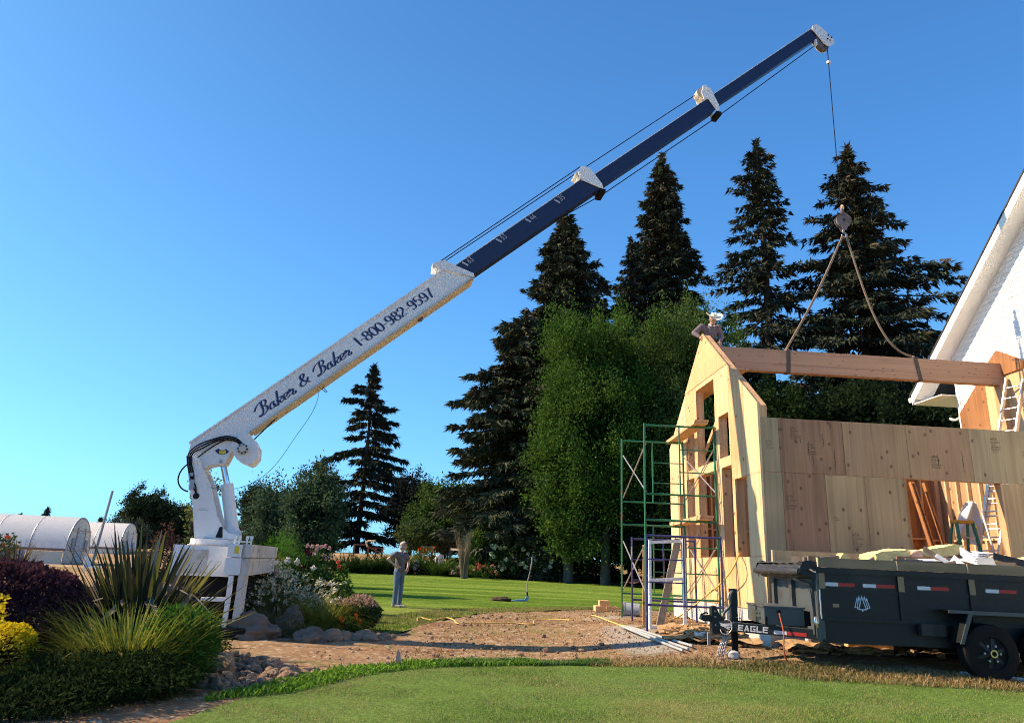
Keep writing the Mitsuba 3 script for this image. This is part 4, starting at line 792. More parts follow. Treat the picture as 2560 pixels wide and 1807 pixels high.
# tongue
for y0, y1 in ((NY + .06, 11.43), (FY - .06, 11.51)):
    part(D, 'tongue_rail', bar((4.62, y0, .60), (3.34, y1, .615), .05, .135), 'trailer_black')
ta, tb_ = np.array([4.62, NY + .06, .60]), np.array([3.34, 11.43, .615]); td = nrm(tb_ - ta); tn = nrm(np.cross(td, Z)) * -1
if tn[1] > 0: tn = -tn
tl = np.linalg.norm(tb_ - ta)
FT = Frame(tb_ + tn * .0265, -td, Z, tn)                       # reads from the coupler towards the bed
part(D, 'tongue_edge', FT.box(.0, tl - .05, .062, .07, -.03, .003), 'trailer_lit_grey')
def letter_block(txt, a0, a1, z0, z1, m):
    GE = {'E': [(0, 0, 1, .2), (0, .4, .9, .6), (0, .8, 1, 1), (0, 0, .26, 1)], 'A': None, 'G': [(0, 0, 1, .2), (0, 0, .26, 1), (0, .8, 1, 1), (.74, 0, 1, .55), (.5, .38, 1, .55)], 'L': [(0, 0, .26, 1), (0, 0, 1, .2)]}
    n = len(txt); cw = (a1 - a0) / (n * 1.18)
    for i, ch in enumerate(txt):
        if ch == 'A': q = Polygon([(0, 0), (.38, 1), (.62, 1), (1, 0), (.76, 0), (.5, .72), (.24, 0)]).union(shapely.box(.3, .2, .7, .36))
        else: q = unary_union([shapely.box(*b) for b in GE[ch]])
        q = q.difference(shapely.box(.44, -1, .5, 2)) if ch in 'G' else q
        q = shapely.affinity.affine_transform(q, [cw, cw * .12, 0, z1 - z0, a0 + i * cw * 1.18, z0])
        part(D, 'tongue_letter', FT.prism(q, 2, .001, .0025), m)
letter_block('EAGLE', .30, .75, -.045, .04, 'letter_grey')
wing = [Polygon([(.09 + i * .004, .035 - i * .016), (.24 - i * .018, .05 - i * .028), (.22 - i * .02, .036 - i * .028), (.10 + i * .006, .02 - i * .014)]) for i in range(4)] + [Polygon([(.10, .03), (.03, .045), (.05, .02), (.04, .0), (.09, -.01), (.13, -.03)])]
part(D, 'emblem', FT.prism(unary_union(wing), 2, .001, .0025), 'letter_grey')
part(D, 'reflector', FT.box(.82, 1.0, -.045, .005, .001, .0025), 'tape_white'); part(D, 'reflector', FT.box(1.0, 1.27, -.045, .005, .001, .0025), 'tape_red')
part(D, 'coupler', cat([W.prism([(3.07, .70), (3.10, .755), (3.3, .76), (3.42, .72), (3.42, .64), (3.3, .66), (3.12, .67)], 1, 11.41, 11.53)]), 'trailer_black')
part(D, 'coupler_plate', W.prism([(3.24, .5), (3.24, .88), (3.30, .9), (3.36, .78), (3.44, .72), (3.44, .46), (3.36, .5)], 1, 11.40, 11.54), 'trailer_black')
part(D, 'coupler_latch', tube([(3.08, 11.47, .75), (3.16, 11.47, .79), (3.2, 11.47, .78)], .013, 7), 'trailer_black', 40)
for z in (.82, .74, .62): part(D, 'bolt', disc((3.29, 11.395, z), Y, .013, .02, 8), 'steel')
tb('jack_tube', 3.545, 3.645, 11.41, 11.51, .66, 1.16, 'trailer_black'); tb('jack_tube', 3.555, 3.635, 11.42, 11.50, .24, .665, 'rubber'); tb('jack_foot', 3.54, 3.65, 11.40, 11.52, .18, .245, 'rubber')
part(D, 'jack_handle', tube(spline([(3.42, 11.38, .72), (3.44, 11.38, .82), (3.50, 11.38, .88), (3.53, 11.38, .95), (3.545, 11.38, 1.08), (3.58, 11.39, 1.13)], 20), .02, 8), 'trailer_lit_grey', True)
part(D, 'jack_cable', tube(spline([(3.55, 11.39, 1.13), (3.50, 11.37, 1.06), (3.52, 11.37, .96)], 12), .006, 5), 'galv', True); part(D, 'wire_loop', tube(spline([(3.42, 11.36, .70), (3.5, 11.3, .68), (3.49, 11.28, .56), (3.41, 11.3, .50), (3.35, 11.36, .56)], 22), .008, 6), 'galv', True)
part(D, 'wire_loop', tube(spline([(3.56, 11.39, .69), (3.62, 11.36, .67), (3.68, 11.36, .71), (3.62, 11.4, .74)], 14), .007, 6), 'galv', True)
def link(c, ax, up_, r=.022):
    t = np.linspace(0, 2 * np.pi, 11); a, b = nrm(up_), nrm(np.cross(ax, up_))
    return tube(np.array(c) + np.outer(np.cos(t) * r * 1.5, a) + np.outer(np.sin(t) * r * .8, b), .007, 5, False)
for j, (xa, xe) in enumerate(((3.42, 3.30), (3.47, 3.36))):
    ch = spline([(xa, 11.42, .52), (xa - .03, 11.40, .40), (xe + .03, 11.36, .28), (xe, 11.34, .19)], 13)
    for i, c in enumerate(ch): part(D, 'chain_link', link(c, (1, .2, .1) if i % 2 else (.1, 1, .2), ch[min(i + 1, 12)] - ch[i - 1 if i else 0], .024), 'galv', True)
# tool box on the tongue
TBX = [(3.90, 10.97), (4.46, 10.90), (4.46, 12.05), (3.98, 11.95)]
part(D, 'tool_box', W.prism(TBX, 2, .69, .925), 'trailer_lit_grey'); part(D, 'tool_box_lid', W.prism(Polygon(TBX).buffer(.015, join_style=2), 2, .927, .95), 'trailer_lit_grey')
for z in (.78, .84): part(D, 'latch', W.box(3.86, 3.92, 11.2, 11.28, z, z + .035), 'chrome')
part(D, 'box_socket', disc((4.10, 10.93, .875), Y, .028, .03, 14), 'rubber', 40); part(D, 'bracket', W.box(3.905, 3.93, 10.945, 10.965, .69, .80), 'rubber')
tb('pump_box', 4.47, 4.55, 10.9, 11.3, .68, .9, 'rubber')
k = 'power_lead'; lab(k, 'red electric cord hanging from the trailer tool box down to the grass', 'cord')
put(k, tube(spline([(4.10, 10.91, .86), (4.11, 10.88, .74), (4.12, 10.84, .58), (4.115, 10.86, .40), (4.14, 10.9, .27), (4.20, 10.98, .20), (4.27, 11.03, .155), (4.33, 11.02, .14)], 40), .011, 7), 'cord_red', True)
k = 'pale_block'; lab(k, 'pale stone block lying at the foot of the trailer jack', 'stone block'); put(k, ball((3.53, 11.36, .21), (.10, .08, .07), 2, .4, 3), 'concrete', 30)
# ------------------------------------------------------------------ debris in the trailer
def lump(name, pts, y0, y1, m, label, c, grp=None, wob=.02, seed=0):
    k = num(name); lab(k, label, c, grp)
    q = W.prism(Polygon(pts).buffer(0), 1, y0, y1); t = trimesh.Trimesh(*q).subdivide().subdivide().subdivide()
    v = np.array(t.vertices); v = v + wob * 2 * (np.stack([vn(v, 7, seed + i) for i in range(3)], 1) - .5) + wob * (np.stack([vn(v, 22, seed + 4 + i) for i in range(3)], 1) - .5)
    put(k, (v, t.faces), m, 50)
I = 'yellow insulation batts on the debris load'
lump('insulation_batt', [(5.74, 1.68), (5.76, 1.78), (6.17, 1.87), (6.30, 1.85), (6.33, 1.70)], 11.2, 11.75, 'yellow_wool', 'torn yellow insulation batt at the left of the load', 'insulation', I, .035, 1)
lump('insulation_batt', [(6.62, 1.79), (6.66, 1.86), (6.8, 1.885), (7.2, 1.985), (7.36, 1.98), (7.30, 1.84), (6.86, 1.76)], 11.5, 11.9, 'yellow_wool', 'long yellow insulation batt sloping up in the middle of the load', 'insulation', I, .018, 11)
lump('insulation_batt', [(7.88, 1.81), (8.05, 1.84), (8.14, 1.88), (8.1, 1.78), (7.9, 1.76)], 11.7, 12.0, 'yellow_wool', 'small crumpled yellow insulation piece right of the white sheets', 'insulation', I, .03, 21)
lump('insulation_batt', [(8.3, 1.72), (8.36, 1.80), (8.7, 1.86), (8.7, 1.7)], 11.6, 12.0, 'yellow_wool', 'yellow insulation at the right edge of the picture', 'insulation', I, .02, 31)
lump('insulation_batt', [(5.42, 1.66), (5.49, 1.78), (5.53, 1.77), (5.62, 1.66)], 11.7, 11.9, 'yellow_wool', 'small yellow insulation tip showing behind the left plank', 'insulation', I, .01, 41)
lump('pink_foam', [(6.38, 1.74), (6.40, 1.82), (6.48, 1.86), (6.55, 1.86), (6.56, 1.74)], 11.3, 11.5, 'pink_wool', 'salmon coloured foam scrap between two insulation batts', 'foam', None, .02, 51)
def sheet3(name, pts, m, label, c, grp=None):
    k = num(name); lab(k, label, c, grp); p = np.array(pts, float); n = nrm(np.cross(p[1] - p[0], p[2] - p[0])) * .006
    v = np.vstack([p + n, p - n]); m_ = len(p); f = [[0, i, i + 1] for i in range(1, m_ - 1)] + [[m_, m_ + i + 1, m_ + i] for i in range(1, m_ - 1)]
    for i in range(m_): j = (i + 1) % m_; f += [[i, m_ + i, m_ + j], [i, m_ + j, j]]
    put(k, (v, np.array(f)), m)
G2 = 'white sheets on the debris load'
sheet3('white_sheet', [(7.09, 11.2, 1.93), (7.29, 11.15, 1.80), (7.19, 11.05, 1.77), (7.08, 11.1, 1.76), (7.05, 11.15, 1.82)], 'white_sheet', 'upright bluish white sheet corner in the middle of the load', 'sheet', G2)
sheet3('white_sheet', [(6.71, 10.95, 1.66), (6.89, 11.05, 1.80), (6.95, 10.9, 1.66)], 'white_sheet', 'white triangular sheet at the front of the load', 'sheet', G2)
sheet3('white_sheet', [(7.02, 11.15, 1.74), (7.33, 11.4, 1.79), (7.36, 11.05, 1.70), (7.1, 10.85, 1.67)], 'white_sheet', 'creased white sheet lying right of the upright corner', 'sheet', G2)
sheet3('white_sheet', [(7.10, 10.88, 1.67), (7.23, 11.0, 1.785), (7.43, 10.98, 1.775), (7.38, 10.85, 1.67)], 'pvc', 'grey white panel leaning near the right stake', 'sheet', G2)
sheet3('white_sheet', [(6.28, 11.25, 1.73), (6.6, 11.3, 1.75), (6.66, 11.0, 1.70), (6.36, 11.0, 1.69)], 'white_sheet', 'flat white sheet lying below the pink foam', 'sheet', G2)
for i in range(4): sheet3('white_bundle', [(7.35 + .03 * i, 11.5, 1.80 + .03 * i), (7.82 + .02 * i, 11.7, 1.80 + .025 * i), (7.8, 11.45, 1.79 + .025 * i), (7.42, 11.3, 1.76 + .03 * i)], 'white_sheet', ['lowest', 'second', 'third', 'topmost'][i] + ' layer of the white plastic sheeting heaped behind the grey panel', 'sheeting', 'layers of white sheeting')
for a, b, w, l, m in (((6.46, 11.1, 1.89), (6.72, 11.0, 1.66), .07, 'brown board sticking up across the long insulation batt', 'fence_wood'), ((6.55, 10.95, 1.785), (6.70, 10.9, 1.67), .06, 'white painted trim board beside the white triangle', 'white_trim'), ((7.66, 11.3, 1.82), (8.4, 11.2, 1.66), .1, 'dark rotten board sloping down at the right', 'tarp_black'), ((7.39, 10.9, 1.69), (7.71, 10.9, 1.70), .05, 'short tan offcut lying against the side plank', 'stud'), ((6.05, 11.15, 1.71), (6.75, 11.2, 1.72), .08, 'flat brown board under the insulation batts', 'ply_red'), ((5.62, 11.2, 1.64), (5.86, 11.3, 1.76), .06, 'grey stick leaning on the left insulation batt', 'old_board'), ((7.2, 10.95, 1.70), (7.36, 11.0, 1.79), .02, 'thin stick lying across the grey panel', 'fence_wood'), ((6.9, 11.3, 1.70), (7.6, 11.3, 1.71), .12, 'pinkish board below the white sheets', 'pink_wool')):
    k = num('scrap_board'); lab(k, l, 'board', 'scrap boards on the debris load'); put(k, bar(a, b, .03, w), m)
g = rng(61); ms = []
for i in range(140):
    x, y = g.uniform(4.7, 9.6), g.uniform(10.75, 12.2); a = g.uniform(0, 6.28); L = g.uniform(.1, .5); z = g.uniform(1.35, 1.66); ms.append(bar((x, y, z), (x + L * math.cos(a), y + L * .4 * math.sin(a), z + g.normal(0, .03)), .04, .1))
put('debris', cat([W.box(4.62, 10.2, 10.66, 12.27, .87, 1.5)] + ms), 'fence_wood'); lab('debris', 'mixed broken boards filling the dump trailer below the insulation', 'debris', kind='stuff')
# ------------------------------------------------------------------ small things on the ground
k = 'bucket'; lab(k, 'grey plastic bucket lying on its side beside the scaffold', 'bucket')
Fb = Frame((3.06, 17.5, terr(3.06, 17.5) + .155), nrm([.93, -.3, 0]), nrm([.3, .93, 0]))
mm = trimesh.creation.revolve(np.array([[0, .40], [.135, .40], [.155, 0], [.165, 0], [.165, .05], [.158, .05], [.145, .415], [0, .415]]), sections=32); v = np.array(mm.vertices)
part(k, 'shell', Fb.mesh(np.c_[v[:, 2] - .2, v[:, 0], v[:, 1]], mm.faces), 'bucket_grey', 30)
part(k, 'handle', tube(spline([Fb((-.16, .17, 0)), Fb((-.2, .12, -.12)), Fb((-.22, 0, -.15)), Fb((-.2, -.12, -.12)), Fb((-.16, -.17, 0))], 16), .006, 5), 'rubber', True)
for s in (.03, .07): part(k, 'rim_band', Fb.mesh(*(lambda q: (np.c_[q[0][:, 2] - .2, q[0][:, 0], q[0][:, 1]], q[1]))(disc((0, 0, s), Z, .172, .012, 32, .15))), 'bucket_grey')
for x0, x1, y0, y1, z0, z1, l in ((2.55, 2.83, 20.0, 20.5, 0, .14, 'lower left orange timber block beside the bucket'), (2.835, 3.12, 19.95, 20.4, 0, .14, 'lower right orange timber block touching the bucket'), (2.66, 2.92, 20.05, 20.4, .142, .28, 'upper orange timber block stacked on the others')):
    k = num('timber_block'); t = terr(2.8, 20.2); lab(k, l, 'timber block', 'timber offcuts beside the bucket'); put(k, W.box(x0, x1, y0, y1, t + z0, t + z1), 'lvl_deep')
k = 'digging_fork'; lab(k, 'long handled shovel with a blue blade standing in the back lawn', 'shovel')
mat('blade_blue', (.16, .32, .55), .35, metallic=.3); z0 = terr(.8, 25.7)
part(k, 'handle', tube(spline([(1.0, 25.7, z0 + 1.5), (.92, 25.7, z0 + .85), (.87, 25.7, z0 + .3), (.9, 25.68, z0 + .16)], 16), .021, 7), 'old_board', True)
part(k, 'socket', tube([(.87, 25.7, z0 + .32), (.9, 25.69, z0 + .14)], .028, 7), 'rubber', True)
part(k, 'blade', cat([W.prism([(.36, z0 + .01), (.55, z0 + .0), (.9, z0 + .03), (.95, z0 + .16), (.84, z0 + .16), (.8, z0 + .07), (.5, z0 + .05)], 1, 25.55, 25.82)]), 'blade_blue')
k = 'sod_lump'; lab(k, 'lump of dug turf lying left of the shovel on the lawn', 'turf'); put(k, ball((.0, 25.4, terr(0, 25.4) + .03), (.32, .25, .12), 3, .5, 4), 'bed_mat', 50)
k = 'flower_pot'; lab(k, 'small white pail standing on the soil in front of the stone heap', 'pail'); c = (3.50, 13.1, terr(3.5, 13.1))
mm = trimesh.creation.revolve(np.array([[0, .01], [.075, .0], [.1, .16], [.092, .16], [.07, .02], [0, .02]]), sections=26); put(k, (np.array(mm.vertices) + c, mm.faces), 'white_trim', 30)
k = 'survey_stake'; lab(k, 'short wooden stake standing beside the white pail', 'stake'); put(k, W.box(3.50, 3.545, 12.6, 12.64, .05, .42), 'old_board')
k = 'grade_stake'; lab(k, 'small pointed wooden stake on the soil edge left of the weeds', 'stake'); put(k, W.prism([(-1.46, -.05), (-1.36, -.05), (-1.39, .12), (-1.43, .17)], 1, 10.6, 10.64), 'old_board')
for a, b, l in (((2.45, 15.1), (2.87, 11.75), 'leftmost grey pipe of the bundle lying on the soil'), ((2.52, 15.05), (2.99, 11.9), 'middle grey pipe of the bundle lying on the soil'), ((2.60, 14.9), (3.14, 12.2), 'right hand grey pipe of the bundle lying on the soil')):
    k = num('grey_pipe'); lab(k, l, 'pipe', 'grey pipes lying on the soil'); put(k, tube([(x, y, terr(x, y) + .04) for x, y in (a, ((a[0] + b[0]) / 2, (a[1] + b[1]) / 2), b)], .021, 10), 'pvc', 40)
k = num('grey_pipe'); lab(k, 'grey pipe lying on the lawn below the trailer wheel', 'pipe'); put(k, tube([(6.55, 10.72, terr(6.55, 10.7) + .045), (8.6, 9.9, terr(8.6, 9.9) + .05)], .035, 10), 'pvc', 40)
k = 'wood_offcut'; lab(k, 'short timber block on the clay under the trailer', 'timber block'); put(k, W.box(5.75, 6.5, 12.35, 12.5, .2, .36), 'lvl_deep')
def cord(key, pts, label, r=.014):
    lab(key, label, 'cord'); put(key, tube(spline([(x, y, (terr(x, y) + .02) if z is None else z) for x, y, z in pts], 12 * len(pts)), r, 6), 'cord_yellow', True)
cord('yellow_rope', [(-1.77, 15.9, None), (-1.7, 16.6, None), (-1.5, 16.3, None), (-1.25, 17.0, None), (-1.08, 16.7, None), (-.85, 15.85, None), (-.56, 16.15, None), (.0, 16.25, None), (.34, 16.4, None), (.6, 16.3, None), (.9, 17.5, None), (1.2, 17.5, None), (1.57, 17.1, None)], 'loose yellow cord snaking across the bare soil')
cord('extension_lead', [(2.1, 17.7, None), (2.41, 16.0, None), (2.75, 15.0, None), (3.1, 15.6, None), (3.5, 16.3, None), (3.85, 16.6, .35), (4.15, 16.2, .62), (4.25, 15.2, .95), (4.32, 14.3, 1.25), (4.40, 13.75, 1.6), (4.5, 13.9, 1.72), (4.7, 14.2, 1.68)], 'yellow extension cord running from the soil up into the gable window', .016)
# ------------------------------------------------------------------ people
def flesh(bones, L=.018, it=6):
    """one smooth surface over tapered bones (p0, r0, p1, r1)"""
    ms = []
    for p0, r0, p1, r1 in bones:
        a = m3.Manifold.sphere(r0, 14).translate(list(map(float, p0))); b = m3.Manifold.sphere(r1, 14).translate(list(map(float, p1)))
        ms.append(m3.Manifold.batch_hull([a, b]))
    u = m3.Manifold.batch_boolean(ms, m3.OpType.Add).refine_to_length(L).to_mesh()
    t = trimesh.Trimesh(u.vert_properties[:, :3], u.tri_verts)
    trimesh.smoothing.filter_taubin(t, iterations=it)
    return t
def hand(w, d, palm_n, side, curl=.5):
    """palm, four fingers and a thumb from the wrist w along d; side points to the thumb"""
    d, n = nrm(d), nrm(palm_n); s = nrm(side - d * np.dot(side, d)); n = nrm(np.cross(s, d)) if np.dot(np.cross(s, d), n) > 0 else -nrm(np.cross(s, d))
    out = [(w, .026, w + d * .05 + s * .018, .024), (w, .026, w + d * .05 - s * .018, .022), (w + d * .05 + s * .022, .022, w + d * .085 + s * .024, .018), (w + d * .05 - s * .02, .02, w + d * .08 - s * .026, .016)]
    for i, (o, l) in enumerate(((.033, .038), (.012, .043), (-.010, .040), (-.031, .031))):
        a = w + d * .085 + s * o; b = a + nrm(d + n * curl * .5) * l; c = b + nrm(d * (1 - curl) + n * curl) * l * .75; e = c + nrm(d * (.6 - curl) + n * curl) * l * .5
        out += [(a, .0105, b, .0095), (b, .0095, c, .0085), (c, .0085, e, .0075)]
    a = w + d * .025 + s * .03; b = a + nrm(d * .6 + s + n * .4) * .04; c = b + nrm(d + s * .25 + n * .6) * .034
    return out + [(a, .014, b, .012), (b, .012, c, .0095)]
def head(c, f, upv, r=.088):
    f, u = nrm(f), nrm(upv); l = np.cross(u, f)
    return [(c + u * .03 - f * .015, r, c - u * .02 + f * .01, r * .88), (c - u * .02 + f * .02, r * .75, c - u * .075 + f * .045, r * .5), (c - u * .005 + f * .085, .012, c - u * .03 + f * .102, .014), (c + l * .082 - u * .01, .014, c + l * .085 - u * .04, .011), (c - l * .082 - u * .01, .014, c - l * .085 - u * .04, .011),
            (c + f * .08 - u * .062 + l * .014, .009, c + f * .08 - u * .062 - l * .014, .009), (c + u * .018 + f * .078 + l * .035, .01, c + u * .018 + f * .084 + l * .012, .008), (c + u * .018 + f * .078 - l * .035, .01, c + u * .018 + f * .084 - l * .012, .008)]
def eyes(k, c, f, upv):
    f, u = nrm(f), nrm(upv); l = np.cross(u, f)
    for s in (-1, 1): part(k, 'eye', ball(c + l * s * .031 + f * .082 - u * .0, (.009, .009, .007), 1), 'black_hole', True)
    part(k, 'mouth', ball(c + f * .085 - u * .06, (.02, .02, .005), 1), 'lip', True)
mat('lip', (.34, .14, .11), .6); mat('shirt_grey', lambda p, n, uv: mi.Color3f(.115, .105, .115) * (.75 + .5 * N(p.x * 22, p.y * 22, p.z * 9)), .95); mat('jeans', lambda p, n, uv: MIX([.055, .095, .16], [.13, .19, .27], FB(p.x * 14, p.y * 14, p.z * 7)), .95)
mat('cap_tan', (.46, .40, .33), .9); mat('cap_brim', (.035, .033, .035), .8); mat('shoe', (.32, .28, .25), .8); mat('plum_shirt', lambda p, n, uv: MIX([.13, .095, .115], [.20, .16, .18], N(p.x * 26, p.y * 26, p.z * 11)), .95)
mat('straw', lambda p, n, uv: mi.Color3f(.80, .74, .60) * (.88 + .16 * N(p.x * 90, p.y * 90, p.z * 90)), .8); mat('hair', (.22, .19, .17), .9); mat('leather', (.30, .19, .11), .7)
V = lambda *a: np.array(a, float)
k = 'person'; lab(k, 'man in grey shirt, jeans and tan cap standing on the lawn with hand on hip', 'person')
gz_ = terr(-2.86, 20.2)
anN, anF, knN, knF, hpN, hpF = V(-2.90, 20.10, .21), V(-2.80, 20.33, .21), V(-2.885, 20.08, .63), V(-2.79, 20.29, .64), V(-2.885, 20.11, 1.03), V(-2.80, 20.27, 1.03)
wa, ch, nk, hc = V(-2.85, 20.19, 1.20), V(-2.84, 20.19, 1.42), V(-2.82, 20.19, 1.57), V(-2.785, 20.18, 1.735)
shN, shF, elN, elF, wrN, wrF = V(-2.94, 20.03, 1.51), V(-2.73, 20.35, 1.51), V(-3.15, 19.97, 1.36), V(-2.64, 20.42, 1.29), V(-2.955, 19.99, 1.21), V(-2.645, 20.33, 1.14)
ff, uu = V(.80, -.45, .32), V(-.25, .12, .95)
skinb = head(hc, ff, uu) + [(nk, .055, hc - uu * .05, .052), (shN, .05, elN, .04), (elN, .04, wrN, .027), (shF, .05, elF, .04), (elF, .04, wrF, .027), (ch, .13, wa, .11), (ch, .1, shN, .055), (ch, .1, shF, .055), (nk, .06, ch, .12),
      (wa, .11, hpN, .085), (wa, .11, hpF, .085), (hpN, .08, knN, .052), (knN, .052, anN, .038), (hpF, .08, knF, .052), (knF, .052, anF, .038)] + hand(wrN, V(.75, .15, -.55), V(.3, .9, -.1), V(.3, -.2, .9), .45) + hand(wrF, V(-.25, -.2, -.9), V(-.4, -.8, 0), V(.8, -.5, 0), .35)
part(k, 'body', flesh(skinb, .016, 4), 'skin', True); eyes(k, hc, ff, uu)
part(k, 'shirt', flesh([(ch, .155, wa + V(0, 0, .02), .135), (ch, .125, shN, .075), (ch, .125, shF, .075), (nk - V(0, 0, .03), .075, ch, .14), (wa, .135, wa - V(0, 0, .12), .145), (wa - V(-.03, .09, .1), .1, wa - V(.03, -.09, .1), .1), (shN, .074, shN * .45 + elN * .55, .066), (shF, .074, shF * .45 + elF * .55, .066)], .022, 5), 'shirt_grey', True)
part(k, 'collar', flesh([(nk + V(-.05, 0, .0), .03, nk + V(.05, -.05, -.02), .02), (nk + V(-.05, .0, .0), .03, nk + V(.04, .06, -.01), .02)], .015, 3), 'letter_grey', True)
part(k, 'trousers', flesh([(wa - V(0, 0, .06), .125, hpN, .105), (wa - V(0, 0, .06), .125, hpF, .105), (hpN, .102, knN, .074), (knN, .074, anN - V(0, 0, .02), .062), (hpF, .102, knF, .074), (knF, .074, anF - V(0, 0, .02), .062), (hpN, .1, hpF, .1)], .022, 4), 'jeans', True)
for a in (anN, anF): part(k, 'shoe', flesh([(V(a[0] - .03, a[1] + .01, gz_ + .05), .05, V(a[0] + .06, a[1] - .03, gz_ + .045), .047), (V(a[0] + .06, a[1] - .03, gz_ + .045), .047, V(a[0] + .16, a[1] - .085, gz_ + .03), .034)], .016, 4), 'shoe', True)
cf = nrm(ff - uu * np.dot(ff, uu)); cl = np.cross(uu, cf); Fc = Frame(hc + nrm(uu) * .035, cf, cl, nrm(uu))
m = ball((0, 0, 0), (.105, .098, .085), 3); v = m[0]; v = np.where(v[:, 2:3] < 0, v * [1, 1, .15], v); part(k, 'cap', Fc.mesh(v, m[1]), 'cap_tan', 50)
a = np.linspace(-1.1, 1.1, 13); br = [(.085 * math.cos(q), .09 * math.sin(q)) for q in a] + [(.175 * math.cos(q * .75), .10 * math.sin(q * .85)) for q in a[::-1]]
m = Fc.prism(br, 2, .0, .012); part(k, 'cap_brim', (m[0] - nrm(uu) * .0, m[1]), 'cap_brim')
part(k, 'hair', flesh([(hc - nrm(ff) * .05 - nrm(uu) * .01 + cl * .04, .055, hc - nrm(ff) * .05 - nrm(uu) * .05 - cl * .04, .05)], .02, 3), 'hair', True)
# the man on the ridge
k = 'person_001'; lab(k, 'man in a white cowboy hat and plum shirt leaning over the peak of the gable', 'person')
b = lambda t, s, z: B((t, s, z))
dB = lambda t, s, z: XB * t + YB * s + Z * z
hpL, hpR, w2, c2_, n2, h2 = b(.22, 3.27, 6.44), b(.40, 3.27, 6.44), b(.29, 3.22, 6.60), b(.27, 3.10, 6.88), b(.26, 2.99, 7.06), b(.28, 2.90, 7.19)
sL, sR, eL, eR, wL, wR = b(.05, 3.06, 7.04), b(.44, 3.04, 7.03), b(-.14, 3.08, 6.87), b(.52, 3.06, 6.83), b(-.055, 2.92, 6.73), b(.43, 2.92, 6.63)
f2_, u2_ = dB(.12, -.8, -.6), dB(.04, -.6, .8)
legs = [(b(.20, 3.22, 6.03), b(.22, 3.25, 5.66)), (b(.43, 3.22, 6.03), b(.42, 3.25, 5.66))]
skinb = head(h2, f2_, u2_) + [(n2, .055, h2 - nrm(u2_) * .05, .05), (sL, .05, eL, .038), (eL, .038, wL, .027), (sR, .05, eR, .038), (eR, .038, wR, .027), (c2_, .12, w2, .11), (c2_, .1, sL, .055), (c2_, .1, sR, .055), (n2, .06, c2_, .11)]
for h, (kn, an) in zip((hpL, hpR), legs): skinb += [(w2, .11, h, .085), (h, .08, kn, .05), (kn, .05, an, .036)]
skinb += hand(wL, dB(.35, -.35, -.85), dB(.9, .1, .2), dB(.1, -.9, .3), .6) + hand(wR, dB(-.15, -.35, -.7), dB(-.1, -.2, -.9), dB(-.9, -.2, 0), .55)
part(k, 'body', flesh(skinb, .016, 4), 'skin', True); eyes(k, h2, f2_, u2_)
part(k, 'shirt', flesh([(c2_, .15, w2, .13), (c2_, .12, sL, .08), (c2_, .12, sR, .08), (n2 - Z * .03, .075, c2_, .13), (w2, .13, w2 - Z * .08, .13), (sL, .076, eL, .06), (eL, .06, wL * .9 + eL * .1, .045), (sR, .076, eR, .06), (eR, .06, wR * .9 + eR * .1, .045)], .022, 5), 'plum_shirt', True)
part(k, 'collar', flesh([(n2 + dB(-.06, -.03, 0), .025, n2 + dB(-.03, -.1, -.05), .016), (n2 + dB(.06, -.03, 0), .025, n2 + dB(.04, -.1, -.05), .016)], .012, 3), 'letter_grey', True)
part(k, 'trousers', flesh([q for h, (kn, an) in zip((hpL, hpR), legs) for q in ((w2 - Z * .06, .12, h, .10), (h, .098, kn, .07), (kn, .07, an, .058))], .022, 4), 'jeans', True)
for kn, an in legs: part(k, 'shoe', flesh([(an + dB(0, .03, -.04), .035, an + dB(.01, -.17, -.045), .03)], .016, 3), 'leather', True)
part(k, 'tool_pouch', flesh([(b(.04, 3.2, 6.52), .05, b(.02, 3.16, 6.40), .045)], .02, 3), 'leather', True)
fu = nrm(u2_); fr = nrm(f2_ - fu * np.dot(f2_, fu)); Fh2 = Frame(h2 + fu * .055, np.cross(fr, fu), fr, fu)
th, q = np.meshgrid(np.linspace(0, 2 * np.pi, 41), np.linspace(0, 1, 8), indexing='ij'); rx, ry = .075 + .115 * q, .095 + .125 * q
px, py = rx * np.cos(th), ry * np.sin(th); pz = q ** 1.6 * (.085 * np.cos(th) ** 2 - .015 * np.sin(th) ** 2)
vv = np.stack([px, py, pz], -1).reshape(-1, 3); i, j = np.meshgrid(np.arange(40), np.arange(7), indexing='ij'); a = (i * 8 + j).ravel(); fb = np.vstack([np.stack([a, a + 8, a + 9], 1), np.stack([a, a + 9, a + 1], 1)])
part(k, 'hat_brim', cat([Fh2.mesh(vv, fb), Fh2.mesh(vv + [0, 0, .005], fb[:, ::-1])]), 'straw', True)
m = ball((0, 0, 0), (.082, .1, .125), 3); v = m[0].copy(); v[:, 2] = np.where(v[:, 2] < 0, v[:, 2] * .05, v[:, 2]); v[:, 2] -= .035 * np.exp(-(v[:, 0] / .025) ** 2) * (v[:, 2] > .07); part(k, 'hat_crown', Fh2.mesh(v, m[1]), 'straw', True)
part(k, 'hat_band', Fh2.mesh(*(lambda o: (o[0] * [.083, .1, 1] + [0, 0, .004], o[1]))(disc((0, 0, .008), Z, 1.01, .016, 36, .9))), 'cap_brim')
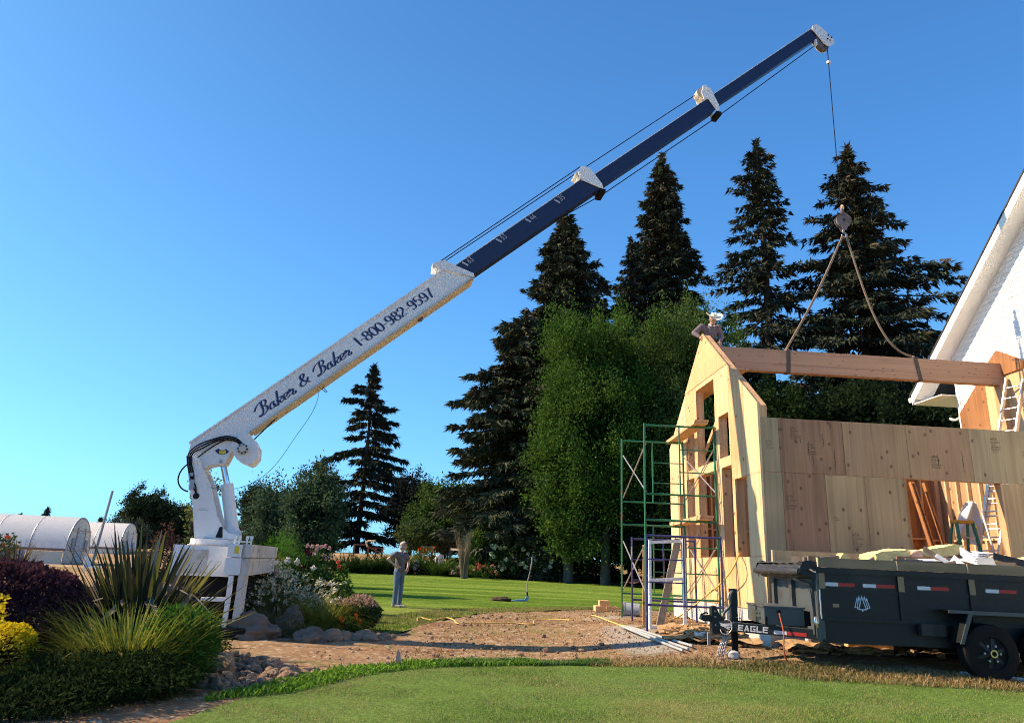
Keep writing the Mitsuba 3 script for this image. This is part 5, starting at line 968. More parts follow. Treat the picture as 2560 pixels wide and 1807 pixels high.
# ------------------------------------------------------------------ vegetation
def unit(r, n):
    v = r.normal(size=(n, 3)); return v / np.linalg.norm(v, axis=1, keepdims=True)
def leaves(p, d, L, Wd, seed, two=True):
    """leaf shaped faces: base p, long axis d (n,3), length L, width Wd"""
    r = rng(seed); n = len(p); d = d / (np.linalg.norm(d, axis=1, keepdims=True) + 1e-9)
    s = np.cross(d, unit(r, n)); s /= np.linalg.norm(s, axis=1, keepdims=True) + 1e-9
    L = np.broadcast_to(L, (n,)) * r.uniform(.7, 1.3, n); Wd = np.broadcast_to(Wd, (n,)) * r.uniform(.75, 1.25, n)
    m = p + d * (L * .45)[:, None]; t = p + d * L[:, None]; w = s * (Wd / 2)[:, None]
    if two:
        v = np.stack([p, m + w, t, m - w], 1).reshape(-1, 3); k = 4 * np.arange(n)[:, None]
        return v, np.vstack([k + [0, 1, 2], k + [0, 2, 3]]), 4
    v = np.stack([p + w, t, p - w], 1).reshape(-1, 3); return v, np.arange(3 * n).reshape(-1, 3), 3
def tree_part(key, name, P_, D_, L, Wd, col, seed, m='leaf', two=True):
    v, f, q = leaves(P_, D_, L, Wd, seed, two)
    return part(key, name, (v, f), m, True, np.repeat(np.clip(col, 0, 1), q, 0))
def trunk(key, x, y, z0, z1, r, seed, m='bark', lean=(0, 0)):
    g = rng(seed); t = np.linspace(0, 1, 12); w = np.cumsum(g.normal(0, .03, (12, 2)) * (z1 - z0) * .06, 0)
    part(key, 'trunk', tube(np.c_[x + w[:, 0] * t + lean[0] * t, y + w[:, 1] * t + lean[1] * t, z0 - .3 + (z1 - z0 + .3) * t], r * (1.15 - t) ** .9 + .01, 10), m, True)
def conifer(key, label, x, y, h, prof, seed, nb=9, dens=1.0, spray=.55, col=((.020, .034, .022), (.062, .070, .042)), droop=.45, gaps=.25, bare=.06, group=None, step=.42, cone=.12):
    """a spruce: whorls of drooping branches hung with twigs; prof(q) = reach in metres at the fraction q of the height"""
    lab(key, label, 'conifer tree', group); g = rng(seed); z0 = float(terr(x, y)); trunk(key, x, y, z0, z0 + h * .99, h * .011 + .06, seed)
    Pn, Dn, br = [], [], []; z = z0 + h * bare
    while z < z0 + h * .985:
        q = (z - z0) / h; R = prof(q)
        for i in range(max(4, int(nb * (1 - .35 * q)))):
            a = g.uniform(0, 6.283); bias = .35 + 1.15 * float(vn(np.array([[math.cos(a) * 1.3 + seed, math.sin(a) * 1.3, q * 6]]), 1.0, seed)[0])
            L = R * bias * g.uniform(.6, 1.2) + .1
            if g.random() < gaps * .5: L *= .45
            zz = z + g.uniform(-.2, .2); n = max(5, int(L * 11 * dens)); t = g.uniform(.06, 1, n) ** .75
            dr_ = droop * (1 - .55 * q) * L; rise = .18 * L * max(0, q - .72) * 3
            def path(t): return np.stack([x + math.cos(a) * L * t, y + math.sin(a) * L * t, zz - dr_ * t ** 1.4 + .32 * dr_ * t ** 4 + rise * t], -1)
            c = path(t); out = np.array([math.cos(a), math.sin(a), 0]); sd = np.array([-math.sin(a), math.cos(a), 0])
            if L > .7: br.append(tube(path(np.linspace(0, .92, 5)), np.linspace(.03 + .008 * L, .008, 5), 4, False))
            for k_ in range(4):
                s_ = g.choice([-1, 1], n); wd = (.16 * L + .1) * (1 - .6 * t)
                off = sd * (s_ * wd * g.uniform(0, 1, n))[:, None]
                d = out * g.uniform(.2, 1.0, (n, 1)) + sd * (s_ * g.uniform(.1, .9, n))[:, None] + Z * g.uniform(-1.15 if k_ else -.5, .12, n)[:, None]
                Pn.append(c + off + Z * g.uniform(-.22, .06, n)[:, None]); Dn.append(d)
        z += step * (.55 + .75 * (1 - q)) * g.uniform(.7, 1.3)
    m = int(h * 26); zt = g.uniform(.8, 1, m); Pn.append(np.c_[np.full(m, x), np.full(m, y), z0 + h * zt] + g.normal(0, .09, (m, 3))); Dn.append(unit(g, m) + [0, 0, .3])
    Pn, Dn = np.vstack(Pn), np.vstack(Dn); n = len(Pn); q = (Pn[:, 2] - z0) / h
    t = vn(Pn, .55, seed) * .9 + g.uniform(-.3, .5, n); c = tint(n, *col, seed + 1, t)
    k_ = (vn(Pn, 1.5, seed + 5) > .66 - cone * ss(.35, 1, q)) & (g.random(n) < .5); c[k_] = tint(k_.sum(), (.075, .055, .038), (.13, .098, .066), seed + 2)
    part(key, 'branches', cat(br), 'bark')
    tree_part(key, 'foliage', Pn, Dn, spray * (.7 + .5 * (1 - q)), spray * .30, c, seed + 3, 'leaf_flat', False)
def clumps(x, y, z0, z1, rx, ry, n, seed, shape='oval', rag=.25, hollow=.55):
    """clump centres on and in a crown, denser at its surface"""
    g = rng(seed); u = unit(g, n); rad = hollow + (1 - hollow) * g.random(n) ** .5
    if shape == 'column':
        q = g.random(n); a = g.uniform(0, 6.283, n); w = np.sin(np.clip(q * 1.04 + .05, 0, 1) * np.pi) ** .38; p = np.stack([np.cos(a) * rad * w, np.sin(a) * rad * w, q * 2 - 1], 1)
        top_ = g.random(n) < .22; p[top_] = np.c_[g.uniform(-.85, .85, (top_.sum(), 2)), g.uniform(.8, 1.0, top_.sum())]
    else: p = u * rad[:, None]
    k = 1 + rag * 2 * (vn(p * 1.7 + seed, 1.0, seed) - .5); p = p * k[:, None]
    return np.c_[x + p[:, 0] * rx, y + p[:, 1] * ry, (z0 + z1) / 2 + p[:, 2] * (z1 - z0) / 2], p
def broadleaf(key, label, x, y, zb, h, rx, seed, nc=160, nl=300, leaf=.16, size=.8, col=((.022, .055, .012), (.075, .135, .028)), shape='oval', up_=.0, tr=.25, ry=None, trunks=((0, 0),), cat_='broadleaf tree', group=None, bark='bark', rag=.3, hollow=.5, tall=1.0, m='leaf', asp=.55, fill=.25):
    lab(key, label, cat_, group); g = rng(seed); z0 = float(terr(x, y)); ry = ry or rx
    for i, (dx, dy) in enumerate(trunks): trunk(key, x + dx, y + dy, z0, z0 + zb + (h - zb) * .6, tr, seed + i, bark, (g.normal(0, rx * .15), g.normal(0, rx * .15)))
    c, u = clumps(x, y, z0 + zb, z0 + h, rx, ry, nc, seed, shape, rag, hollow)
    lim = [tube(spline([(x + trunks[0][0], y + trunks[0][1], z0 + zb * .8 + .1), ((x + q[0]) / 2, (y + q[1]) / 2, q[2] - (q[2] - z0 - zb) * .35), tuple(q)], 6), np.linspace(tr * .4, .012, 6), 5, False) for q in c[:: max(1, nc // 24)]]
    part(key, 'limbs', cat(lim), bark)
    idx = np.repeat(np.arange(nc), nl); n = len(idx); off = g.normal(0, 1, (n, 3)) * [size * .5, size * .5, size * .5 * tall]
    if up_: off[:, 2] = np.abs(g.normal(0, size * .6 * tall, n)) * g.choice([1, 1, -.4], n); off[:, :2] *= (1.1 - .5 * np.clip(off[:, 2:3] / (size * tall), 0, 1.4))
    p = c[idx] + off * np.sqrt(g.random((n, 1)) + .15)
    d = unit(g, n) * .9 + u[idx] * .5 + Z * (up_ - .15)
    t = vn(p, .9 / size, seed + 7) * .7 + g.uniform(-.3, .6, n); cl = tint(n, *col, seed + 1, t)
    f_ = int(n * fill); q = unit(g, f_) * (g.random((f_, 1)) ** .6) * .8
    p = np.vstack([p, np.c_[x + q[:, 0] * rx, y + q[:, 1] * ry, z0 + (zb + h) / 2 + q[:, 2] * (h - zb) / 2]]); d = np.vstack([d, unit(g, f_)]); cl = np.vstack([cl, tint(f_, np.array(col[0]) * .8, col[0], seed + 2)])  # inner leaves coloured darker for the shade inside the crown
    LL = np.r_[np.full(n, leaf), np.full(f_, leaf * 2.2)]
    tree_part(key, 'foliage', p, d, LL, LL * asp, cl, seed + 3, m)
def prof(*pts):
    a = np.array(pts); return lambda q: float(np.interp(q, a[:, 0], a[:, 1]))
S = 'tall spruces behind the garden'
DK = ((.017, .028, .021), (.075, .084, .056)); OL = ((.022, .036, .024), (.100, .108, .066))
conifer('spruce_tree', 'tall dense spruce whose top reaches the boom, left of the leafy tree', 4.2, 56, 31, prof((0, 5.4), (.3, 5.6), (.5, 5.2), (.72, 3.9), (.85, 2.2), (.95, .9), (1, .15)), 101, 10, 1.15, .62, OL, .42, .15, group=S)
conifer('spruce_tree_001', 'broad dark spruce filling the space left of the leafy tree, lower than its neighbour', 1.0, 53, 20, prof((0, 4.2), (.25, 5.6), (.5, 5.2), (.75, 4.0), (.92, 2.2), (1, .4)), 102, 11, 1.25, .6, OL, .38, .15, group=S)
conifer('spruce_tree_002', 'spruce with long drooping branches standing behind the leafy tree, crossed by the boom cable', 13.7, 60, 39.5, prof((0, 5.6), (.35, 5.6), (.55, 4.7), (.72, 3.4), (.85, 2.1), (.95, .9), (1, .2)), 103, 9, 1.0, .62, OL, .62, .2, group=S, cone=.2)
conifer('spruce_tree_003', 'slim short spruce just left of the drooping one', 10.3, 58, 29.5, prof((0, 2.5), (.5, 2.4), (.75, 1.9), (.9, 1.0), (1, .15)), 104, 7, .9, .5, DK, .6, .35, group=S)
conifer('spruce_tree_004', 'ragged spruce with a bare trunk and forked top, left of the hook cable', 19.9, 52, 36.3, prof((0, 5.6), (.45, 5.4), (.6, 4.8), (.70, 5.0), (.76, 2.4), (.86, 2.3), (.95, 1.3), (1, .25)), 105, 6, .9, .62, DK, .30, .55, group=S, step=.62)
conifer('spruce_tree_005', 'wide dark spruce nearest the white house, right of the hook block', 26.6, 50, 35.0, prof((0, 6.5), (.4, 6.6), (.55, 6.6), (.68, 5.0), (.8, 3.3), (.9, 1.9), (.96, .9), (1, .2)), 106, 8, .95, .62, DK, .42, .35, group=S, step=.55)
HB = ((.026, .068, .014), (.105, .185, .035)); HB2 = ((.040, .080, .020), (.145, .21, .06))
broadleaf('leafy_tree', 'large rounded leafy green tree with dark hollows, in front of the spruces', 6.2, 47.5, 1.6, 16.6, 4.7, 111, 210, 520, .19, 1.25, HB, 'column', .6, .3, ry=4.4, trunks=((-1.9, .3), (.4, -.4)), rag=.3, tall=1.5, hollow=.72, bark='bark_grey')
broadleaf('leafy_tree_001', 'paler upright leafy tree behind the gable and the man at its peak', 12.3, 46.5, 1.6, 16.8, 3.8, 112, 150, 460, .18, 1.05, HB2, 'column', .9, .3, ry=3.6, rag=.28, tall=1.9, hollow=.7)
T_ = 'dark trees behind the new building'
broadleaf('dark_tree', 'dark leafy tree seen under the left part of the ridge beam', 16.6, 43, .8, 12.6, 3.6, 113, 150, 260, .22, 1.0, ((.012, .026, .010), (.040, .066, .020)), 'oval', .2, .3, group=T_)
broadleaf('dark_tree_001', 'dark leafy tree seen under the middle of the ridge beam', 21.3, 42, .6, 12.8, 4.0, 114, 170, 260, .22, 1.0, ((.012, .024, .012), (.036, .056, .022)), 'oval', .2, .3, group=T_)
broadleaf('dark_tree_002', 'dark leafy tree seen beside the corner of the white house', 27.0, 42, .6, 13.2, 4.4, 115, 180, 260, .22, 1.0, ((.014, .026, .013), (.042, .062, .026)), 'oval', .2, .3, group=T_)
broadleaf('dark_tree_003', 'dark undergrowth tree standing behind the scaffold at the lawn end', 10.6, 45, .2, 6.5, 3.6, 116, 90, 240, .2, .9, ((.008, .018, .008), (.020, .036, .013)), 'oval', .1, .2, group=T_)
# far trees
F_ = 'far trees along the field edge'
conifer('fir_tree', 'lone tall fir with open layered branches beyond the garden, right of the crane', -17.2, 85, 22.6, prof((0, 4.6), (.25, 4.9), (.5, 4.6), (.62, 4.2), (.75, 3.6), (.85, 2.2), (.95, 1.0), (1, .2)), 121, 7, .8, .85, ((.018, .030, .020), (.058, .066, .044)), .30, .3, step=.95)
BL = ((.018, .034, .018), (.052, .074, .036))
for i, (x, y, zb, h, rx, sh, cl, l) in enumerate([
    (-21.6, 82, .6, 9.4, 3.4, 'oval', BL, 'dark bluish tree just left of the lone fir'), (-25.6, 78, .4, 6.6, 3.6, 'oval', BL, 'low dark tree right of the crane mast'), (-10.6, 82, .6, 9.3, 3.6, 'oval', ((.012, .018, .018), (.034, .042, .036)), 'dark open tree right of the lone fir, left of the bright green tree'),
    (-6.0, 74, .6, 7.3, 3.6, 'oval', ((.034, .075, .018), (.10, .165, .04)), 'bright green rounded tree behind the standing man'), (-2.2, 68, .4, 5.6, 1.9, 'oval', ((.016, .03, .016), (.045, .07, .03)), 'small dark tree between the bright green tree and the spruces'),
    (-58.6, 118, .8, 10.4, 4.6, 'oval', BL, 'dark irregular tree rising behind the greenhouses'), (-52.8, 118, .5, 8.4, 3.2, 'oval', BL, 'dark tree touching the irregular one behind the flax leaves'), (-49.5, 95, .2, 3.6, 3.2, 'oval', ((.03, .042, .036), (.07, .085, .06)), 'low hedge like tree left of the crane mast'),
    (-16.5, 60, .1, 2.4, 2.4, 'oval', ((.03, .05, .024), (.09, .12, .05)), 'low shrubby tree at the field edge behind the dahlias')]):
    broadleaf(num('far_tree'), l, x, y, zb, h, rx, 130 + i, 70, 190, .32 if y > 90 else .26, 1.0, cl, sh, .15, .22, group=F_, rag=.45)
for i, (x, y, h, rx, l) in enumerate([(-134, 200, 8.2, 3.2, 'leftmost conifer clump on the horizon above the greenhouse'), (-127, 200, 10.2, 3.4, 'second conifer from the left on the horizon'), (-117.5, 200, 7.6, 2.2, 'third small conifer on the horizon above the greenhouse'), (-111.8, 200, 8.2, 2.0, 'fourth slim conifer on the horizon above the greenhouse')]):
    conifer(num('horizon_conifer'), l, x, y, h, prof((0, rx), (.5, rx * .6), (1, .1)), 150 + i, 7, .5, 1.1, ((.03, .05, .035), (.06, .085, .06)), .3, .2, step=1.0, group='conifers on the horizon')
conifer('horizon_conifer_004', 'largest conifer on the horizon, left of the pale round trees', -99, 200, 12.6, prof((0, 4.6), (.5, 2.6), (1, .1)), 156, 8, .5, 1.2, ((.03, .05, .035), (.06, .085, .06)), .3, .2, step=1.0, group='conifers on the horizon')
for i, (x, h, rx, l) in enumerate([(-92.5, 10, 5.0, 'leftmost pale round tree on the horizon'), (-84.5, 10.6, 5.2, 'middle pale round tree on the horizon'), (-78.5, 9.6, 4.6, 'right hand pale round tree on the horizon beside the pole'), (-71, 6.5, 5.0, 'low pale tree on the horizon right of the pole')]):
    broadleaf(num('horizon_tree'), l, x, 200, .3, h, rx, 160 + i, 46, 150, .5, 1.5, ((.05, .085, .03), (.12, .16, .06)), 'oval', .1, .3, group='round trees on the horizon')
# ------------------------------------------------------------------ near plants
def arch_blades(cx, cy, rx, ry, n, Lr, wr, col, seed, elev=(35, 88), bend=1.0, z=0.0):
    """arching strap leaves of a clump as one mesh"""
    g = rng(seed); a = g.uniform(0, 6.283, n); el = np.radians(g.uniform(*elev, n)); L = g.uniform(*Lr, n); w = g.uniform(*wr, n)
    rr = np.sqrt(g.random(n)); b = np.c_[cx + rx * rr * np.cos(a), cy + ry * rr * np.sin(a)]; b = np.c_[b, terr(b[:, 0], b[:, 1]) + z]
    h = np.stack([np.cos(a), np.sin(a), 0 * a], 1); sd = np.stack([-np.sin(a), np.cos(a), 0 * a], 1); S_ = 6; vs = []
    for i in range(S_ + 1):
        t = i / S_; e = el - bend * t * 1.15 * g.uniform(.7, 1.3, n)
        p = b if i == 0 else p + (h * np.cos(e)[:, None] + Z * np.sin(e)[:, None]) * (L / S_)[:, None]
        ww = w * (1 - t) ** .6 * (.6 + .4 * min(1, t * 4)); vs += [p - sd * ww[:, None] / 2, p + sd * ww[:, None] / 2]
    m = 2 * (S_ + 1); v = np.stack(vs, 1).reshape(-1, 3); k = m * np.arange(n)[:, None]; f = []
    for i in range(S_): f += [k + [2 * i, 2 * i + 1, 2 * i + 3], k + [2 * i, 2 * i + 3, 2 * i + 2]]
    return v, np.vstack(f), np.repeat(col(n, g), m, 0), p
def ct(a, b, sp=.18): return lambda n, g: np.clip((np.array(a) + (np.array(b) - np.array(a)) * g.random((n, 1))) * g.uniform(1 - sp, 1 + sp, (n, 1)), 0, 1)
k = 'flax_plant'; lab(k, 'large bronze green flax plant with stiff sword shaped leaves in front of the crane', 'plant'); g = rng(201)
cx, cy = -4.72, 9.75
for i in range(270):
    a = g.uniform(0, 6.283); el = math.radians(g.uniform(8, 88) if i % 3 else g.uniform(50, 88)); L = g.uniform(1.05, 1.8) * (.75 + .25 * math.sin(el)); w = g.uniform(.06, .095); r0 = g.uniform(0, .30)
    h = np.array([math.cos(a), math.sin(a), 0]); sd = nrm(np.array([-math.sin(a), math.cos(a), 0]) + Z * g.normal(0, .25)); p = np.array([cx, cy, 0]) + h * r0; vs = []; kink = g.random() < .16; S_ = 8; kt = g.uniform(.45, .75); bd = g.uniform(.0, .35)
    for j in range(S_ + 1):
        t = j / S_; e = el - bd * t - (1.5 if kink and t > kt else 0); dirv = h * math.cos(e) + Z * math.sin(e)
        if j: p = p + dirv * L / S_
        ww = w * (min(1, .55 + t * 1.6) if t < .5 else ((1 - t) / .5) ** .7); un = np.cross(dirv, sd)
        vs += [p - sd * ww / 2 + un * ww * .16, p, p + sd * ww / 2 + un * ww * .16]
    v = np.array(vs); v[:, 2] = np.maximum(v[:, 2], .02); f = []
    for j in range(S_):
        q = 3 * j
        for o in (0, 1): f += [[q + o, q + o + 1, q + o + 4], [q + o, q + o + 4, q + o + 3]]
    c0 = np.array([.045, .050, .030]) if g.random() < .6 else np.array([.13, .13, .035]); c0 = c0 * g.uniform(.7, 1.4)
    if kink or g.random() < .06: c0 = np.array([.30, .25, .20]) * g.uniform(.6, 1.2)
    part(k, 'leaf', (v, np.array(f)), 'blade', True, np.tile(np.clip(c0, 0, 1), (len(v), 1)) * np.linspace(.8, 1.15, len(v))[:, None])
def shrub(key, label, x, y, h, rx, seed, n, leaf, col, zb=.02, cat_='shrub', group=None, ry=None, asp=.6, m='leaf', rag=.25, shell=.75, box=0.0, hang=.0):
    lab(key, label, cat_, group); g = rng(seed); z0 = float(terr(x, y)); ry = ry or rx
    u = unit(g, n); 
    if box: u = np.sign(u) * np.abs(u) ** (1 - box); u = u / (np.abs(u) ** (2 + 4 * box)).sum(1, keepdims=True) ** (1 / (2 + 4 * box))
    p = u * (shell + (1 - shell) * g.random((n, 1)) ** .5) * (1 + rag * 2 * (vn(u * 2.2 + seed, 1, seed) - .5) + rag * .7 * (vn(u * 6 + seed, 1, seed + 1) - .5))[:, None]
    P_ = np.c_[x + p[:, 0] * rx, y + p[:, 1] * ry, z0 + zb + (h - zb) * (p[:, 2] * .5 + .5)]; P_[:, 2] = np.maximum(P_[:, 2], z0 + .01)
    D_ = unit(g, n) * .8 + u * .6 + Z * (.15 - hang); c = col(P_, g, z0, h) if callable(col) else tint(n, *col, seed + 1, vn(P_, 2.5 / max(rx, .4), seed) * .7 + g.uniform(-.3, .6, n))
    st = [tube([(x + g.normal(0, rx * .12), y + g.normal(0, ry * .12), z0 - .05), (x + q[0] * rx * .5, y + q[1] * ry * .5, z0 + (h * .75) * (q[2] * .5 + .5))], [.012 + rx * .01, .005], 5) for q in u[:10]]
    part(key, 'stems', cat(st), 'bark'); tree_part(key, 'foliage', P_, D_, leaf, leaf * asp, c, seed + 2, m)
shrub('burgundy_shrub', 'dark burgundy leaved rounded shrub at the left, behind the yellow bush', -5.75, 8.35, 1.20, 1.02, 210, 26000, .055, ((.030, .014, .022), (.085, .040, .052)), rag=.16)
def ycol(P_, g, z0, h):
    t = ss(.60, .86, (P_[:, 2] - z0) / h + g.normal(0, .05, len(P_)))[:, None]; return (np.array([.040, .075, .018]) * (1 - t) + np.array([.60, .46, .02]) * t) * g.uniform(.75, 1.25, (len(P_), 1))
shrub('golden_shrub', 'clipped boxy shrub with bright yellow top leaves at the lower left edge', -4.83, 6.75, .66, .50, 211, 15000, .034, ycol, box=.55, rag=.10, shell=.8)
g = rng(212); p = np.c_[-4.50 + g.normal(0, .016, 60), 6.75 + g.normal(0, .016, 60), np.linspace(.6, .93, 60)]
tree_part('golden_shrub', 'shoot', p, unit(g, 60) + [0, 0, .2], .04, .03, tint(60, (.50, .38, .02), (.62, .48, .03), 213), 214)
def clump(name, label, x, y, r, n, Lr, wr, a, b, seed, elev=(40, 88), bend=1.0, cat_='ornamental grass', group=None, ry=None, m='blade'):
    k = num(name); lab(k, label, cat_, group); v, f, c, tips = arch_blades(x, y, r, ry or r, n, Lr, wr, ct(a, b), seed, elev, bend); part(k, 'blades', (v, f), m, True, c); return k, tips
clump('lily_clump', 'yellow green clump of arching strap leaves below the flax plant', -3.95, 8.1, .40, 1900, (.55, 1.12), (.012, .026), (.10, .15, .02), (.38, .37, .07), 220, (45, 89), .8, 'plant')
clump('lily_clump', 'dark green lower skirt of the strap leaf clump at the left', -3.75, 7.75, .55, 900, (.3, .6), (.009, .018), (.016, .034, .010), (.06, .09, .02), 221, (20, 80), 1.0, 'plant')
shrub('green_shrub', 'fresh green leafy clump right of the strap leaves', -3.42, 8.15, .80, .34, 222, 4200, .095, ((.020, .055, .012), (.085, .20, .03)), asp=.2, rag=.45, shell=.3)
shrub('ground_cover', 'low leafy cover at the lower left, with the shade put into its dark leaf colour', -3.75, 7.25, .42, .85, 223, 8000, .06, ((.010, .020, .008), (.035, .055, .018)), ry=.75, asp=.35, shell=.3)  # leaf colour darkened to hold the shade of this corner
shrub('ground_cover_002', 'added low leaves at the bottom left corner, coloured dark for the shade there', -4.1, 6.5, .3, .8, 226, 5000, .06, ((.010, .020, .008), (.035, .055, .018)), ry=.6, asp=.35, shell=.3)  # added over bare soil, leaves as dark as the shade there
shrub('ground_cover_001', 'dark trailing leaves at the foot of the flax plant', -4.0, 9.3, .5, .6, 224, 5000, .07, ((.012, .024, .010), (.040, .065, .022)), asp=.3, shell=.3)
# ------------------------------------------------------------------ flower border beside the crane
k, tips = clump('plume_grass', 'large mound of ornamental grass covered with cream plumes, right of the crane', -4.55, 15.0, .62, 1500, (.55, 1.05), (.006, .011), (.075, .11, .03), (.19, .19, .08), 230, (48, 88), .75, ry=.5)
g = rng(231); n = 420; ix = g.choice(len(tips), n, False); p = tips[ix]; u = np.c_[p[:, 0] + 4.55, p[:, 1] - 15.0, np.zeros(n)]; u = u / (np.linalg.norm(u, axis=1, keepdims=True) + .2) + Z * .45
pp = np.repeat(p, 9, 0) + np.repeat(u, 9, 0) * g.uniform(-.02, .12, (n * 9, 1)); dd = np.repeat(u, 9, 0) * .8 + unit(g, n * 9) * .55
tree_part(k, 'plumes', pp, dd, .07, .02, tint(n * 9, (.52, .46, .33), (.70, .65, .48), 232), 233, 'petal')
k, tips = clump('plume_grass', 'narrow taller clump of greenish white plumes against the crane outrigger', -5.15, 15.4, .28, 500, (.8, 1.25), (.006, .011), (.09, .14, .03), (.22, .24, .08), 234, (62, 89), .5, ry=.3)
p = tips[:140]; pp = np.repeat(p, 9, 0) + g.normal(0, .02, (1260, 3)) + Z * g.uniform(-.1, .03, (1260, 1)); tree_part(k, 'plumes', pp, unit(g, 1260) + [0, 0, .6], .06, .022, tint(1260, (.50, .50, .32), (.68, .66, .46), 235), 236, 'petal')
clump('yellow_grass', 'yellow green fountain of ornamental grass at the end of the border', -3.28, 13.95, .34, 1500, (.5, 1.1), (.007, .014), (.115, .135, .020), (.34, .33, .06), 240, (42, 89), 1.05)
clump('yellow_grass', 'low yellow green grass tuft hanging over the stones', -3.55, 13.45, .22, 600, (.3, .62), (.007, .013), (.13, .15, .022), (.34, .32, .07), 241, (25, 80), 1.1)
clump('dry_tuft', 'dry brown grass tuft beside the big boulder', -4.02, 13.55, .24, 900, (.3, .75), (.005, .010), (.16, .105, .05), (.33, .25, .14), 242, (35, 88), 1.0)
shrub('sedum', 'rounded sedum with dusty pink flower heads at the lawn corner', -2.72, 14.15, .62, .42, 243, 5200, .06, lambda P_, g, z0, h: np.where((((P_[:, 2] - z0) / h > .72) & (g.random(len(P_)) < .85))[:, None], np.array([.42, .28, .21]) * g.uniform(.8, 1.2, (len(P_), 1)), np.array([.055, .095, .03]) * g.uniform(.6, 1.4, (len(P_), 1))), rag=.15, shell=.7, cat_='plant')
def blooms(key, pts, r, m, seed, name='flower'):
    g = rng(seed)
    for q in pts:
        n = 46; u = unit(g, n); part(key, name, leaves(np.array(q) + u * r * .25, u, r * .85, r * .75, int(g.integers(1e6)))[:2], m)
mat('orange_petal', (.72, .16, .02), .8); mat('coral_petal', (.68, .17, .09), .8); mat('white_petal', (.72, .68, .64), .8); mat('dark_petal', (.075, .012, .02), .8); mat('pink_petal', (.62, .34, .42), .8); mat('blush_petal', (.66, .45, .40), .8); mat('cream_petal', (.50, .55, .36), .8)
def flowers(name, label, x, y, h, rx, seed, col, fl, cat_='flowering plant', nl=1500, leaf=.09, group='dahlias and other flowers of the border'):
    """a leafy plant with blossoms: fl = (number, radius, material, lowest height fraction)"""
    k = num(name); shrub(k, label, x, y, h, rx, seed, nl, leaf, col, cat_=cat_, group=group, asp=.5, rag=.4, shell=.35); g = rng(seed + 9); z0 = float(terr(x, y))
    for n, r, m, lo in fl: blooms(k, [(x + g.uniform(-1, 1) * rx * .9, y - abs(g.normal(0, rx * .5)), z0 + h * g.uniform(lo, 1.03)) for _ in range(n)], r, m, seed + 3)
    return k
GN = ((.020, .060, .014), (.075, .150, .030)); GG = ((.030, .060, .030), (.11, .16, .07)); BR = ((.045, .14, .012), (.13, .30, .03))
flowers('flowering_plant', 'orange flowers hanging over the stones below the sedum', -2.72, 13.75, .34, .24, 250, GN, [(11, .045, 'orange_petal', .3)], nl=700, leaf=.06)
flowers('flowering_plant', 'coral flowered plant beside the crane outrigger', -6.2, 17.2, 1.25, .30, 251, GG, [(9, .07, 'coral_petal', .55)])
flowers('flowering_plant', 'orange crocosmia like plant in the middle of the border', -5.45, 17.0, 1.30, .34, 252, ((.10, .12, .02), (.28, .20, .03)), [(10, .06, 'orange_petal', .55)])
flowers('flowering_plant', 'plant with white ball shaped flowers in the middle of the border', -4.85, 16.6, 1.15, .34, 253, GN, [(6, .075, 'white_petal', .5)])
flowers('flowering_plant', 'plant with almost black dahlias in the border', -4.55, 17.2, 1.32, .34, 254, GN, [(8, .075, 'dark_petal', .7)])
flowers('flowering_plant', 'tall plant with blush flower heads below the small tree', -4.45, 17.6, 1.45, .32, 255, GN, [(16, .05, 'blush_petal', .8)])
flowers('flowering_plant', 'dark green leafy dahlia without many flowers behind the yellow grass', -4.05, 16.3, 1.05, .36, 256, ((.014, .042, .014), (.05, .10, .03)), [(2, .06, 'white_petal', .6)])
flowers('flowering_plant', 'upright leafy plant with red flowers at the lawn edge', -3.75, 17.2, 1.12, .20, 257, GN, [(4, .05, 'coral_petal', .85)], nl=600)
flowers('flowering_plant', 'leafy stems at the lawn side of the yellow grass', -3.35, 15.6, .80, .24, 258, GN, [(2, .04, 'white_petal', .5)], nl=700)
flowers('flowering_plant', 'yellowish leafy plant next to the crane outrigger', -5.95, 15.9, 1.02, .22, 259, ((.10, .13, .015), (.30, .28, .03)), [(1, .04, 'orange_petal', .8)], nl=900)
flowers('flowering_plant', 'white flecked shrub behind the outrigger', -7.35, 19.5, 1.85, .40, 260, ((.03, .05, .025), (.26, .29, .18)), [(3, .06, 'dark_petal', .8)], nl=2200)
flowers('flowering_plant', 'low blush flowers between plumes and dahlias', -5.0, 15.9, .92, .45, 263, GG, [(10, .05, 'blush_petal', .75), (3, .06, 'white_petal', .7)])
shrub('feathery_plant', 'tall feathery bright green plant behind the dahlias', -6.55, 21.5, 1.95, .62, 261, 5000, .10, BR, asp=.10, shell=.2, cat_='plant', rag=.5)
shrub('feathery_plant_001', 'narrow yellow green plant at the crane corner behind the plumes', -6.6, 18.0, 1.1, .3, 262, 1400, .12, ((.08, .13, .02), (.2, .24, .04)), asp=.14, shell=.2, cat_='plant')
broadleaf('garden_tree', 'small leafy tree with a thin dark trunk in the flower border', -6.9, 26, .95, 4.0, .95, 265, 60, 210, .11, .40, ((.026, .055, .026), (.115, .165, .085)), 'oval', .2, .05, rag=.35, group=None, tall=1.3, cat_='tree', fill=.15)
broadleaf('garden_tree_001', 'airy young tree with an open pointed top right of the crane mast', -9.75, 30, .8, 4.1, .95, 266, 46, 120, .12, .42, ((.028, .060, .032), (.12, .17, .09)), 'oval', .3, .05, rag=.6, tall=1.5, cat_='tree', fill=.05)
broadleaf('garden_tree_002', 'thin pale sapling seen between crane mast and lift cylinder', -9.4, 22, .3, 3.1, .38, 267, 26, 70, .10, .25, ((.06, .09, .03), (.26, .28, .10)), 'column', .5, .03, rag=.5, tall=1.6, cat_='tree', fill=.05)
